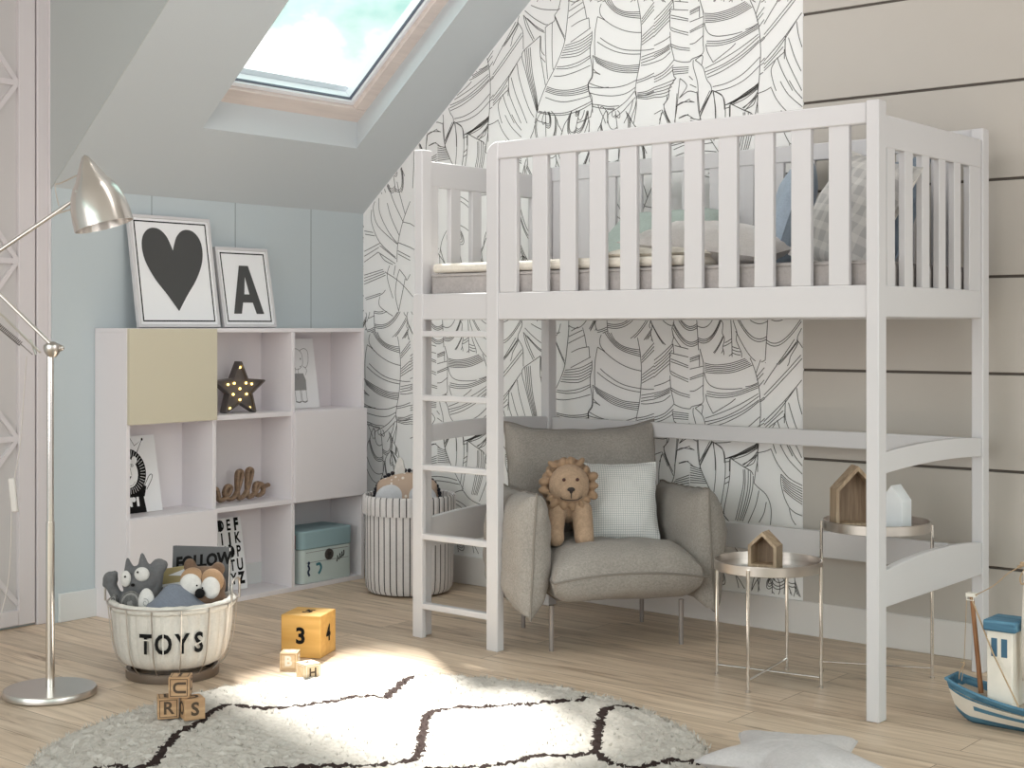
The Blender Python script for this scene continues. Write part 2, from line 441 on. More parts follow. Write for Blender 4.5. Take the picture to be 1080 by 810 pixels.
E_ = [
 [(125,0),(130,60)],[(105,60),(105,180),(125,205)],[(105,210),(110,290),(130,380),(135,395),(185,408),(235,405),(250,388),(320,350),(322,270),(325,150),(322,80),(300,0)],
 [(135,8),(225,15)],[(110,62),(225,68)],[(110,100),(225,125)],[(110,118),(225,138)],[(110,180),(160,200),(225,215)],[(125,205),(225,232)],[(110,290),(165,310),(235,318)],[(108,303),(165,325),(235,332)],
 [(235,75),(300,40)],[(235,85),(300,50)],[(235,97),(298,65)],[(298,40),(298,115)],[(235,145),(322,110)],[(235,205),(325,155)],[(235,215),(325,170)],[(235,290),(270,280),(322,235)],[(270,395),(318,365),(312,430)],
 [(120,445),(130,500),(145,515)],[(300,0),(325,85)],
 [(330,150),(345,200),(375,230),(430,238),(520,225),(580,208)],
 [(630,0),(660,70),(685,160),(695,240),(700,340),(695,430),(690,520),(680,620),(680,740)],
 [(600,195),(640,180),(680,155)],[(340,290),(350,340),(385,405)],[(385,410),(450,360),(500,320),(535,285)],
 [(335,450),(430,400),(560,320),(685,225)],[(330,475),(450,425),(570,345),(690,240)],[(345,490),(450,440),(580,360),(690,265)],[(350,510),(460,460),(590,370),(690,275)],
 [(385,570),(480,545),(590,480),(695,375)],[(400,600),(500,575),(600,520),(695,430)],
 [(580,710),(640,665),(680,620)],[(590,725),(650,690),(670,640)],
 [(500,680),(560,710),(640,745)],[(495,690),(495,770)],
 [(670,90),(700,0)],[(672,120),(715,60),(760,0)],[(675,140),(730,70),(785,0)],[(690,175),(750,90),(810,0)],
 [(258,395),(258,440),(285,540),(290,640),(300,740)],[(270,395),(320,440),(345,520),(372,560),(375,600),(350,650),(300,740)],
 [(385,595),(360,640),(310,740),(300,790)],[(385,595),(440,620),(458,660),(462,720)],[(390,600),(400,700),(402,780)],
 [(145,510),(100,580),(95,640),(65,690),(75,740),(100,800)],[(170,515),(160,600),(150,700),(135,800)],[(170,515),(205,545),(212,575),(165,645)],[(165,645),(225,600),(280,610)],[(235,555),(278,575)],[(230,500),(255,525)],
 [(150,695),(235,650)],[(230,660),(265,672)],[(165,775),(215,755),(265,785)],[(50,720),(75,770),(90,810)],[(55,735),(35,790)],[(0,750),(45,725)],
 [(0,300),(60,270),(105,240)],[(0,385),(60,350),(105,320)],[(0,410),(60,385),(108,340)],
 [(695,270),(780,180),(860,80),(920,0)],[(695,280),(790,190),(870,85),(915,20)],[(700,410),(780,320),(840,240),(880,170),(920,130)],[(700,430),(770,370),(830,310)],[(695,490),(760,440),(835,360)],
]
E_ += grp([(330,88),(400,88),(500,60),(600,10)], [(335,148),(420,140),(530,110),(645,45)], 6)
E_ += grp([(345,270),(440,268),(540,240),(680,165)], [(345,300),(430,298),(540,265),(685,185)], 3)
E_ += grp([(470,690),(560,640),(640,585),(685,545)], [(500,680),(600,632),(650,600),(685,570)], 4)
E_ += grp([(120,445),(228,440)], [(128,488),(225,478)], 4)
E_ += grp([(0,155),(60,95),(125,10)], [(0,215),(60,155),(105,105)], 4) + [[(0,130),(50,80),(120,0)]] + [[(0,240),(60,175),(105,130)]]
E_ += grp([(0,345),(60,320),(105,290)], [(0,372),(60,342),(105,308)], 3)
E_ += grp([(0,505),(70,465),(130,395)], [(0,540),(60,510),(125,460)], 3)
E_ += grp([(0,575),(70,550),(140,520)], [(0,640),(60,635),(95,620)], 5)
C_ = [
 [(140,70),(130,200),(120,310),(85,385)],[(262,80),(275,220),(320,340),(360,415),(430,535)],
 [(135,150),(170,130),(240,140)],[(150,225),(210,210)],[(120,410),(210,390),(270,405),(360,410)],
 [(60,140),(80,200),(115,275)],[(60,160),(85,225),(118,300)],[(45,170),(30,260),(28,350),(20,500)],[(55,125),(75,105),(80,75)],
 [(355,90),(410,130),(430,170),(435,250),(430,340),(405,495)],[(360,100),(375,200),(375,300),(365,400)],[(465,195),(460,320),(430,490),(420,545)],
 [(435,195),(465,190)],[(435,215),(460,212)],[(430,320),(462,300)],[(430,350),(458,335)],
 [(470,195),(540,240),(590,270),(605,295)],[(545,235),(600,190),(632,150)],[(560,245),(630,175)],[(632,105),(632,200),(620,270),(610,345)],
 [(545,260),(545,350),(525,450),(497,570)],[(555,260),(555,360),(535,470),(508,575)],[(575,265),(572,370),(550,480),(520,575)],[(590,275),(585,380),(560,490),(530,575)],[(605,300),(600,380),(575,480),(540,578)],
 [(610,345),(640,375),(680,410),(705,460),(715,520),(710,600)],[(640,390),(620,480),(580,575),(560,620)],[(685,460),(670,530),(640,585)],
 [(340,90),(310,150),(275,220)],[(355,90),(325,150),(282,235)],
 [(825,495),(860,525),(905,545)],[(360,555),(420,540),(440,560)],[(430,545),(480,600),(560,640),(640,650)],[(300,600),(380,640),(460,700),(540,800)],[(330,590),(430,640),(520,720)],[(100,460),(190,440),(300,450),(380,470)],[(90,490),(190,470),(300,480),(400,500)],
]
C_ += [
 [(715,140),(750,220),(820,310),(905,360)],[(770,110),(820,200),(905,290)],[(825,115),(860,180),(905,240)],[(775,290),(775,350),(795,430),(825,495)],[(825,500),(840,560),(865,600)],
 [(630,160),(680,150),(715,135)],[(475,195),(560,155),(632,115)],[(470,190),(560,140),(630,105)],[(480,200),(560,175),(632,130)],
]
C_ += grp([(775,290),(830,340),(905,380)], [(790,385),(840,430),(905,475)], 7)
C_ += grp([(130,325),(215,295)], [(85,385),(215,375)], 6) + grp([(220,235),(285,260)], [(220,340),(320,345)], 8)
L_ = [
 [(70,180),(70,260),(120,380),(215,470)],[(90,130),(80,180),(110,280),(225,390)],[(115,110),(120,200),(170,310),(230,390)],[(165,140),(190,230),(240,340)],[(175,30),(200,120),(260,250)],[(225,10),(240,80),(275,210)],[(305,130),(260,255),(230,390),(225,500)],
 [(25,435),(120,385)],[(25,500),(110,440)],[(25,465),(115,410)],[(120,400),(220,480)],[(110,440),(215,510)],[(120,450),(150,490),(200,515)],
 [(25,310),(80,320)],[(30,330),(90,340)],[(260,255),(305,265)],[(230,380),(305,410)],[(230,430),(305,470)],[(230,450),(305,490)],
 [(35,730),(125,700),(155,670)],[(30,720),(125,690)],[(120,710),(120,770),(200,830)],
 [(240,545),(275,590),(285,610),(305,575)],[(240,545),(225,600),(215,700),(235,800)],[(275,600),(255,700),(235,800)],[(180,520),(165,590),(200,720)],[(215,520),(205,580)],[(305,265),(400,330),(480,420)],[(305,410),(380,450)],[(150,560),(240,620),(330,720)],
]
L_ += grp([(25,580),(140,545)], [(25,635),(155,580)], 4)
T_, V_ = 1.505, 1.526
tile = []
for z, lst in (('D', D), ('E', E_), ('C', C_), ('L', L_)):
    ox, oy, sc = ZN[z]
    for pl in lst:
        w = [wall_pt(ox + x / sc, oy + y / sc) for x, y in pl]
        q = smooth_path([(a, b, 0) for a, b in w], 5)
        if z == 'C': q = [Vector((p.x, p.y + V_, 0)) for p in q]
        if z == 'L': q = [Vector((p.x + T_, p.y, 0)) for p in q]
        tile.append((z, q))
XA = wall_pt(520, 100)[0]
def ZT(x): return wall_pt(520, 0)[1] + (wall_pt(806, 0)[1] - wall_pt(520, 0)[1]) * (x - XA) / T_
# filler leaves for the part of the tile that the traced lines do not reach
def in_poly(x, y, P):
    c = False; n = len(P)
    for i in range(n):
        x1, y1 = P[i]; x2, y2 = P[i - 1]
        if (y1 > y) != (y2 > y) and x < (x2 - x1) * (y - y1) / (y2 - y1) + x1: c = not c
    return c
def traced(x, z):
    zt = ZT(x); px_h = .0042 * (1 + .12 * (2.5 - x))
    if z > zt - .46 - .055 * (2.46 - x): return True
    if (x > 1.86 or x < 1.13) and z > zt - .87: return True
    if 1.56 < x < 1.95 and 1.36 < z < 1.97 : return True
    return False
fr = random.Random(12); leaves = []
for (bx, bz, tx, tz, wd) in ((1.02, 1.02, 1.06, 1.92, .20), (2.30, .98, 2.20, 1.80, .22), (1.30, 1.10, 1.22, 2.16, .17), (1.72, 1.0, 1.66, 1.56, .24), (2.02, 1.05, 1.98, 1.75, .16), (1.50, 1.30, 1.46, 2.22, .15), (2.46, 1.1, 2.50, 1.78, .17), (1.16, 1.0, 1.14, 1.62, .13), (1.34, 1.72, 1.28, 2.32, .13), (1.64, 1.74, 1.68, 2.30, .15), (1.48, 1.8, 1.50, 2.34, .10), (1.80, 1.5, 1.76, 2.16, .13), (1.40, .98, 1.42, 1.66, .16), (2.14, 1.0, 2.10, 1.52, .13)):
    A = Vector((bx, bz)); B = Vector((tx, tz)); ax = B - A; L_len = ax.length; ax.normalize(); nx = Vector((ax.y, -ax.x))
    bow = fr.uniform(-.05, .05)
    def P_(s, o): return A + ax * (s * L_len) + nx * (o + bow * math.sin(PI * s))
    def wid(s): return wd * (math.sin(PI * min(1, .12 + s * .88)) ** .6)
    lines = [[P_(k / 20, 0) for k in range(21)]]; out_l = []; out_r = []
    s = .02
    for side in (-1, 1):
        edge = [P_(k / 24, side * wid(k / 24) * (1 + .04 * math.sin(k * 2.1))) for k in range(25)]; lines.append(edge)
        (out_l if side < 0 else out_r).extend(edge)
        s = fr.uniform(.0, .06)
        while s < .95:
            n = fr.choice((1, 1, 2, 3, 3)); gap = .016 if n > 1 else 0
            for k in range(n):
                s0 = s + k * gap; 
                if s0 > .97: break
                dip = fr.uniform(-.01, .01) + .16
                lines.append([P_(min(1, s0 + dip * (q / 8) ** 1.6 - .05 * math.sin(PI * q / 8)), side * wid(min(1, s0 + dip * (q / 8) ** 1.6)) * q / 8) for q in range(9)])
            s += n * gap + fr.uniform(.06, .13)
    leaves.append((lines, [(p.x, p.y) for p in out_l + out_r[::-1]]))
for i, (lines, P0) in enumerate(leaves):
    over = [q for _, q in leaves[i + 1:]]
    for ln in lines:
        sp = smooth_path([(p.x, p.y, 0) for p in ln], 3); run = []
        for p in sp + [None]:
            ok = p is not None and not traced(p.x, p.y) and not any(in_poly(p.x, p.y, o) for o in over)
            if ok: run.append(p)
            else:
                if len(run) > 2: tile.append(('C', run))
                run = []

bm = bmesh.new()
flat(bm, [(-.1, .0), (WX, .0), (WX, HC), (SX + (HC - SZ) * CT / ST, HC), (-.1, SZ - .15 * ST / CT)], lambda u, v: (u, 0, v))
cells = {}
def slope_z(x): return SZ + (x - SX) * ST / CT
LW = .0033
for ti in range(-2, 3):
    for tj in range(-2, 3):
        for zn, q in tile:
            run = []
            runs = []
            for p in q:
                zt = ZT(p.x); inside = (zn == 'C' or XA - .005 <= p.x <= XA + T_ + .005) and zt - V_ - .01 <= p.y <= zt + .01
                X = p.x + ti * T_; Z = p.y + tj * V_
                ok = inside and .02 < X < WX - .004 and .15 < Z < min(HC, slope_z(X) - .004)
                if ok: run.append((X, Z))
                else:
                    if len(run) > 1: runs.append(run)
                    run = []
            if len(run) > 1: runs.append(run)
            for r in runs:
                stroke(bm, r, LW, lambda u, v: (u, -.0012, v), k=1, mi=1)
o = obj('wallpaper', bm, [M_paper, M_ink], WB); o['label'] = 'pale wallpaper with large banana leaf line drawings'
# shiplap boards with dark gaps
bm = bmesh.new()
box(bm, WX, 7.0, .004, .02, 0, HC, mi=1)
zz = [.361 + .3681 * k for k in range(-1, 8)]
for a, b in zip(zz, zz[1:]):
    box(bm, WX, 7.0, -.006, .006, max(0, a + .0055), min(HC, b - .0055))
o = obj('shiplap_boards', bm, [M_ship, M_gap], WB, bevel=.0015); o['label'] = 'taupe horizontal board cladding with dark gaps'

bm = bmesh.new(); box(bm, KX, 7.0, -.018, .0, 0, .139); struct('baseboard_back', bm, M_base, bevel=.003)

# knee wall, dormer front and their trims
bm = bmesh.new()
box(bm, -.2, KX, DY, .02, 0, 2.1)
for y in (-1.351, -.864, -.372):
    box(bm, KX - .001, KX + .0006, y - .0018, y + .0018, .12, 1.9, mi=1)
struct('wall_left', bm, [M_knee, mat('panel seam', rgb(128, 137, 140), .9)])
bm = bmesh.new(); box(bm, KX, KX + .014, -1.84, .0, 0, .124); struct('baseboard_left', bm, mat('knee skirting paint', rgb(214, 216, 216), .5), bevel=.003)
bm = bmesh.new(); box(bm, -.25, 0.0, -7.0, DY, 0, HC + .2); struct('wall_dormer', bm, M_knee)
# dormer cheek: triangle above the roof slope
bm = bmesh.new()
prism(bm, [(-.2, SZ - .25 * ST / CT), (1.9, SZ + 1.85 * ST / CT), (1.9, 3.6), (-.2, 3.6)], lambda u, v, d: (u, d, v), DY - .004, DY)
struct('wall_cheek', bm, mat('cheek paint', rgb(182, 186, 185), .9, spec=.2))

# sloped ceiling with the window shaft, and the flat ceiling above
S0, S1, HY0, HY1 = .44, 1.95, -1.325, -.378
bm = bmesh.new()
def q4(a, b, c, d): bm.faces.new([bm.verts.new(p) for p in (a, b, c, d)])
SM = (HC - SZ) / ST
for (s0, s1, y0, y1) in ((0, S0, DY, .02), (S1, SM, DY, .02), (S0, S1, DY, HY0), (S0, S1, HY1, .02)):
    q4(SL(s0, 0, y0), SL(s1, 0, y0), SL(s1, 0, y1), SL(s0, 0, y1))
    q4(SL(s0, .2, y0), SL(s1, .2, y0), SL(s1, .2, y1), SL(s0, .2, y1))
FD = .119; fs0, fs1, fy0, fy1 = .517, 1.99, -1.335, -.352
q4(SL(S0, 0, HY0), SL(S0, 0, HY1), SL(fs0, FD, fy1), SL(fs0, FD, fy0))
q4(SL(S1, 0, HY0), SL(S1, 0, HY1), SL(fs1, FD, fy1), SL(fs1, FD, fy0))
q4(SL(S0, 0, HY1), SL(S1, 0, HY1), SL(fs1, FD, fy1), SL(fs0, FD, fy1))
q4(SL(S0, 0, HY0), SL(S1, 0, HY0), SL(fs1, FD, fy0), SL(fs0, FD, fy0))
struct('ceiling', bm, M_slope)
bm = bmesh.new()
xe = SL(SM, 0, 0)[0]
box(bm, xe - .01, 7.0, -7.0, .2, HC, HC + .12); box(bm, -.25, xe, -7.0, DY + .02, HC, HC + .12)
struct('ceiling_flat', bm, M_ceil)

# skylight
W1 = bpy.data.objects.new('window_1', None); COL.objects.link(W1); W1['kind'] = 'structure'
def sbox(bm, s0, s1, d0, d1, y0, y1, mi=0):
    vs = [bm.verts.new(SL(s, d, y)) for s in (s0, s1) for d in (d0, d1) for y in (y0, y1)]
    for f in ((0, 1, 3, 2), (4, 6, 7, 5), (0, 4, 5, 1), (2, 3, 7, 6), (0, 2, 6, 4), (1, 5, 7, 3)):
        bm.faces.new([vs[i] for i in f]).material_index = mi
bm = bmesh.new()
a0, a1, b0, b1 = fs0 - .01, fs1 + .01, fy0 - .01, fy1 + .01; w = .085
sbox(bm, a0, a0 + w, .112, .2, b0, b1); sbox(bm, a1 - w, a1, .112, .2, b0, b1)
sbox(bm, a0 + w, a1 - w, .112, .2, b0, b0 + w); sbox(bm, a0 + w, a1 - w, .112, .2, b1 - w, b1)
obj('window_frame', bm, M_skywood, W1, bevel=.004)
bm = bmesh.new(); a0 += w; a1 -= w; b0 += w; b1 -= w; w = .022
sbox(bm, a0, a0 + w, .135, .21, b0, b1); sbox(bm, a1 - w, a1, .135, .21, b0, b1)
sbox(bm, a0 + w, a1 - w, .135, .21, b0, b0 + w); sbox(bm, a0 + w, a1 - w, .135, .21, b1 - w, b1)
obj('sash', bm, mat('white sash', rgb(235, 236, 240), .4), W1, bevel=.003)
bm = bmesh.new()
g = .004
for (s0, s1, y0, y1) in ((a0 + w, a0 + w + g, b0 + w, b1 - w), (a0 + w, a1 - w, b1 - w - g, b1 - w), (a0 + w, a1 - w, b0 + w, b0 + w + g)):
    sbox(bm, s0, s1, .15, .165, y0, y1)
obj('gasket', bm, mat('grey gasket', rgb(92, 96, 110), .6), W1)
def glass_mat():
    m = bpy.data.materials.new('window glass'); m.use_nodes = True
    t = NT(m); t.n.remove(t.n['Principled BSDF'])
    tr = t.add('ShaderNodeBsdfTransparent'); tr.inputs['Color'].default_value = (.97, 1, .99, 1)
    gl = t.add('ShaderNodeBsdfGlossy'); gl.inputs['Roughness'].default_value = .02
    fr = t.add('ShaderNodeFresnel'); fr.inputs['IOR'].default_value = 1.06
    mx = t.add('ShaderNodeMixShader'); t.link(fr.outputs[0], mx.inputs[0]); t.link(tr.outputs[0], mx.inputs[1]); t.link(gl.outputs[0], mx.inputs[2])
    t.link(mx.outputs[0], t.n['Material Output'].inputs['Surface'])
    return m
M_glass = glass_mat()
bm = bmesh.new(); bm.faces.new([bm.verts.new(p) for p in (SL(a0 + w, .16, b0 + w), SL(a1 - w, .16, b0 + w), SL(a1 - w, .16, b1 - w), SL(a0 + w, .16, b1 - w))])
obj('window_glass', bm, M_glass, W1)
bm = bmesh.new(); sbox(bm, a0 - .02, a0 + .05, .215, .235, b0, b1); obj('flashing', bm, mat('pale metal flashing', rgb(226, 232, 240), .4), W1)

# lattice door in the dormer front
D1 = bpy.data.objects.new('door_1', None); COL.objects.link(D1); D1['kind'] = 'structure'
bm = bmesh.new()
box(bm, .0, .030, -1.925, -1.858, 0, HC); box(bm, .0, .042, -1.876, -1.858, 0, HC)
obj('door_casing', bm, M_door, D1, bevel=.004)
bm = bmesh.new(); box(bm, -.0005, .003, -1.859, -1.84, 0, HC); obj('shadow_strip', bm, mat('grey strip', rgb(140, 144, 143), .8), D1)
for k in range(2):
    y1 = -1.930 - k * .74; y0 = y1 - .735
    bm = bmesh.new()
    st = .078
    for a, b in ((y0, y0 + st), (y1 - st, y1)): box(bm, .0, .022, a, b, .01, 2.75)
    box(bm, .0, .0215, y0 + st, y1 - st, .01, .075); box(bm, .0, .0215, y0 + st, y1 - st, 2.67, 2.75)
    leaf = obj('door_leaf', bm, M_door, D1, bevel=.003)
    bm = bmesh.new(); box(bm, .0, .004, y0 + st - .01, y1 - st + .01, .06, 2.68); obj('frosted_pane', bm, M_pane, leaf)
    bm = bmesh.new(); ya, yb = y0 + st, y1 - st; yc = (ya + yb) / 2
    zs = [.10, .80, 1.555, 2.31, 3.06]
    for z in zs[1:4]: box(bm, .003, .016, ya, yb, z - .012, z + .012)
    def dbar(p, q):
        (ya_, za_), (yb_, zb_) = p, q
        L = math.hypot(yb_ - ya_, zb_ - za_); an = math.atan2(zb_ - za_, yb_ - ya_)
        M = Matrix.Translation((.009, (ya_ + yb_) / 2, (za_ + zb_) / 2)) @ Matrix.Rotation(an, 4, 'X')
        box(bm, -.006, .006, -L / 2, L / 2, -.010, .010, M=M)
    for z0, z1 in zip(zs, zs[1:]):
        if z1 > 2.7:
            dbar((ya, z0), (ya + (yb - ya) * .49, 2.67)); dbar((yb, z0), (yb - (yb - ya) * .49, 2.67)); continue
        dbar((ya, z0), (yb, z1)); dbar((ya, z1), (yb, z0))
    obj('lattice', bm, M_door, leaf)

# sky seen through the roof window
wd = bpy.data.worlds.new('sky'); SC.world = wd; wd.use_nodes = True
t = NT(wd); bg = t.n['Background']
tc = t.add('ShaderNodeTexCoord')
mp = t.add('ShaderNodeMapping'); mp.inputs['Location'].default_value = (SKYX, .1, .0); mp.inputs['Scale'].default_value = (1, 1, 1.5)
n = t.add('ShaderNodeTexNoise'); n.inputs['Scale'].default_value = 8.5; n.inputs['Detail'].default_value = 8; n.inputs['Roughness'].default_value = .52
t.link(tc.outputs['Generated'], mp.inputs['Vector']); t.link(mp.outputs['Vector'], n.inputs['Vector'])
r = t.add('ShaderNodeValToRGB'); e = r.color_ramp.elements
e[0].position = .41; e[0].color = (.46, 1.22, 1.06, 1); e[1].position = .58; e[1].color = (3.6, 3.6, 3.55, 1)
q = e.new(.50); q.color = (1.2, 1.75, 1.65, 1)
t.link(n.outputs['Fac'], r.inputs['Fac'])
sx = t.add('ShaderNodeSeparateXYZ'); t.link(tc.outputs['Generated'], sx.inputs[0])
mr = t.add('ShaderNodeMapRange'); mr.inputs['From Min'].default_value = .12; mr.inputs['From Max'].default_value = .3
t.link(sx.outputs['Z'], mr.inputs['Value'])
mx = t.add('ShaderNodeMix', data_type='RGBA'); t.link(mr.outputs[0], mx.inputs['Factor'])
mx.inputs['A'].default_value = (.95, .93, .91, 1); t.link(r.outputs['Color'], mx.inputs['B'])
t.link(mx.outputs['Result'], bg.inputs['Color']); bg.inputs['Strength'].default_value = WORLD_STR
# ================================================================== LOFT BED
bed = thing('loft_bed', 'tall white wooden loft bed with slatted railings and ladder over the armchair', 'bed', (2.446, -.605, 0))
XL, XR, YF, YB = 1.41, 3.482, -1.07, -.142
def bp(name, x0, x1, y0, y1, z0, z1, parent=None, bevel=.004, label=None):
    return bobj(name, (x0, x1, y0, y1, z0, z1), M_white, parent or bed, True, bevel, label=label)
bp('post', XL, XL + .045, -1.045, -.985, 0, 2.006)
bp('post', XL, XL + .045, -.2, YB, 0, 2.006)
bp('post', XR - .045, XR, YF, -1.012, 0, 2.006)
bp('post', XR - .045, XR, -.2, YB, 0, 2.006)
# side boards carrying the base
bp('side_board', XL + .045, XR - .045, -1.062, -1.032, 1.304, 1.41)
bp('side_board', XL + .045, XR - .045, -.18, -.152, 1.304, 1.41)
# base slats under the mattress: one slatted base
bm = bmesh.new()
for k in range(14):
    x = XL + .09 + k * .142; box(bm, x, x + .07, -1.032, -.18, 1.338, 1.358)
obj('slatted_base', bm, M_white, bed, True)
# long front railing
PITCH = .1393
g = bp('railing', 1.86, XR - .045, -1.066, -1.034, 1.932, 2.001, bevel=.005)
cs = [1.926, 2.084, 2.2185, 2.357, 2.497, 2.636, 2.774, 2.915, 3.057, 3.198, 3.336]
for c in cs:
    w_ = .042 if c < 2 else .037
    bp('slat', c - w_, c + w_, -1.060, -1.038, 1.41, 1.935, g, .003)
# long rear railing
g = bp('railing', XL + .045, XR - .045, -.18, -.152, 1.94, 2.008, bevel=.005)
for k in range(14):
    c = XL + .085 + k * PITCH
    if c + .03 < XR - .05: bp('slat', c - .036, c + .036, -.176, -.156, 1.41, 1.945, g, .003)
# end railings
for x0, x1 in ((XL + .008, XL + .034), (XR - .032, XR - .006)):
    g = bp('end_railing', x0, x1, -1.0 if x0 < 2 else -1.012, -.2, 1.857, 1.964, bevel=.005)
    xc = (x0 + x1) / 2
    for a, b in ((-.99, -.93), (-.854, -.791), (-.715, -.655), (-.575, -.518), (-.443, -.384), (-.305, -.2)):
        bp('slat', xc - .013, xc + .011, a, b, 1.40, 1.862, g, .003)
    bp('end_board', x0, x1, -1.0 if x0 < 2 else -1.012, -.2, 1.306, 1.409)
# lower rear beams and bowed end boards
bp('lower_beam', XL + .045, XR - .045, -.178, -.154, .797, .863)
bp('lower_beam', XL + .045, XR - .045, -.178, -.154, .357, .462)
def bowed(x0, x1, zb, zt, bb, bt):
    y0, y1 = (-.99 if x0 < 2 else -1.012), -.2
    N = 14; up = []; dn = []
    for i in range(N + 1):
        u = i / N; k = 1 - (2 * u - 1) ** 2
        up.append((y0 + (y1 - y0) * u, zt + bt * k)); dn.append((y0 + (y1 - y0) * u, zb + bb * k))
    bm = bmesh.new(); prism(bm, up + dn[::-1], lambda u, v, d: (d, u, v), x0, x1)
    obj('bowed_board', bm, M_white, bed, True, .003)
for x0, x1 in ((XL + .008, XL + .034), (XR - .032, XR - .006)):
    bowed(x0, x1, .797, .866, .012, .014); bowed(x0, x1, .363, .482, .0, .022)
# ladder on the front: left stile with rounded head, right upright that carries the railing
bm = bmesh.new(); r0 = .022
poly = [(1.424, 0), (1.478, 0), (1.478, 1.412), (1.424 + r0, 1.412)] + [(1.424 + r0 - r0 * math.sin(a), 1.412 - r0 + r0 * math.cos(a)) for a in (RAD(30), RAD(60), RAD(90))]
prism(bm, poly, lambda u, v, d: (u, d, v), YF, -1.045)
stile = obj('ladder_upright', bm, M_white, bed, True, .003)
bm = bmesh.new(); r0 = .055; xa = 1.823
poly = [(xa, 0), (1.882, 0), (1.882, 2.001), (xa + r0, 2.001)] + [(xa + r0 - r0 * math.sin(a), 2.001 - r0 + r0 * math.cos(a)) for a in [RAD(15 * k) for k in range(1, 7)]]
prism(bm, poly, lambda u, v, d: (u, d, v), YF, -1.03)
stile2 = obj('ladder_upright', bm, M_white, bed, True, .004)
for z in (1.246, .984, .70, .416, .131):
    bp('rung', 1.476, 1.826, YF + .001, -1.045 + .012, z - .012, z + .013)

# mattress, bedding
def rbox(name, x0, x1, y0, y1, z0, z1, m, parent, r=.03, seed=0, wob=.006, label=None):
    """softly rounded slab"""
    bm = bmesh.new(); box(bm, x0, x1, y0, y1, z0, z1)
    bmesh.ops.subdivide_edges(bm, edges=[e for e in bm.edges if e.calc_length() > .4], cuts=16, use_grid_fill=True)
    for v in bm.verts:
        k = noise.noise(v.co * 3 + Vector((seed, seed, 0)))
        v.co.z += k * wob if v.co.z > (z0 + z1) / 2 else 0
    for f in bm.faces: f.smooth = True
    return obj(name, bm, m, parent, True, bevel=r, label=label, seg=3)
M_matt = fabric('grey mattress ticking', rgb(176, 170, 168), 120, .10)
M_duvet = fabric('cream bedspread', rgb(226, 219, 208), 220, .06)
M_lilac = fabric('pale grey pillow linen', rgb(214, 209, 207), 240, .06)
mt = thing('mattress', 'grey mattress lying behind the loft bed railing', 'mattress', (2.446, -.6, 1.359))
rbox('mattress_core', 1.478, 3.44, -1.02, -.19, 1.359, 1.494, M_matt, mt, .02, 1, 0.0)
bm = bmesh.new()
for z in (1.37, 1.484):
    tube(bm, [(1.49, -1.02, z), (3.43, -1.02, z), (3.436, -.196, z), (1.482, -.196, z)], .004, 6, True)
obj('piping', bm, M_matt, mt, True)
dv = thing('bedspread', 'folded cream bedspread spread over the left part of the loft mattress', 'bedspread', (2.05, -.6, 1.4965))
rbox('spread', 1.482, 2.70, -1.015, -.195, 1.4965, 1.534, M_duvet, dv, .014, 4, .004)
bm, rim = cushion(.42, .40, .05, 18, .05, 4, .5, 5, .012)
bm.transform(Matrix.Translation((2.50, -.80, 1.545)) @ Matrix.Rotation(RAD(6), 4, 'Z'))
obj('fold', bm, M_duvet, dv, True)

def pillow(name, label, cat, w, h, t, m, loc, rot, seed, group=None, wr=.012, p=2.6, e=.55, bow=.05, pipe=None):
    o = bpy.data.objects.new(name, None); COL.objects.link(o); o.empty_display_size = .05
    o.location = loc; o.rotation_euler = rot; tag(o, label, cat, group)
    bm, rim = cushion(w, h, t, 26, bow, p, e, seed, wr)
    obj('cover', bm, m, o)
    if pipe:
        bm = bmesh.new(); tube(bm, rim[::2], .0035, 6, True); obj('piping', bm, pipe, o)
    else:
        bm = bmesh.new(); tube(bm, rim[::2], .0022, 6, True); obj('seam', bm, m, o)
    return o
M_green = fabric('sage green cushion cloth', rgb(168, 180, 174), 260, .08)
M_blue = fabric('powder blue cushion cloth', rgb(160, 173, 188), 260, .08)
M_slate = fabric('slate blue cushion cloth', rgb(122, 134, 148), 260, .1)
def plaid_mat(name, c1, c2, sc):
    m = bpy.data.materials.new(name); m.use_nodes = True
    t = NT(m); b = t.n['Principled BSDF']; b.inputs['Roughness'].default_value = .9; b.inputs['Specular IOR Level'].default_value = .2
    tc = t.add('ShaderNodeTexCoord'); outs = []
    for ax in ('X', 'Y'):
        w = t.add('ShaderNodeTexWave', wave_type='BANDS', bands_direction=ax); w.inputs['Scale'].default_value = sc; w.inputs['Distortion'].default_value = .4; w.inputs['Detail'].default_value = 1
        t.link(tc.outputs['Object'], w.inputs['Vector'])
        g_ = t.add('ShaderNodeMath', operation='GREATER_THAN'); g_.inputs[1].default_value = .62; t.link(w.outputs['Fac'], g_.inputs[0]); outs.append(g_.outputs[0])
    a = t.add('ShaderNodeMath', operation='ADD'); t.link(outs[0], a.inputs[0]); t.link(outs[1], a.inputs[1])
    h = t.add('ShaderNodeMath', operation='MULTIPLY'); h.inputs[1].default_value = .5; t.link(a.outputs[0], h.inputs[0])
    n = t.add('ShaderNodeTexNoise'); n.inputs['Scale'].default_value = 300; t.link(tc.outputs['Object'], n.inputs['Vector'])
    ad = t.add('ShaderNodeMath', operation='MULTIPLY_ADD'); ad.inputs[1].default_value = .35; t.link(n.outputs['Fac'], ad.inputs[0]); t.link(h.outputs[0], ad.inputs[2])
    mx = t.add('ShaderNodeMix', data_type='RGBA'); mx.inputs['A'].default_value = c1; mx.inputs['B'].default_value = c2; t.link(ad.outputs[0], mx.inputs['Factor'])
    t.link(mx.outputs['Result'], b.inputs['Base Color'])
    return m
M_plaid = plaid_mat('grey tweed plaid', rgb(172, 170, 170), rgb(208, 205, 202), 5)
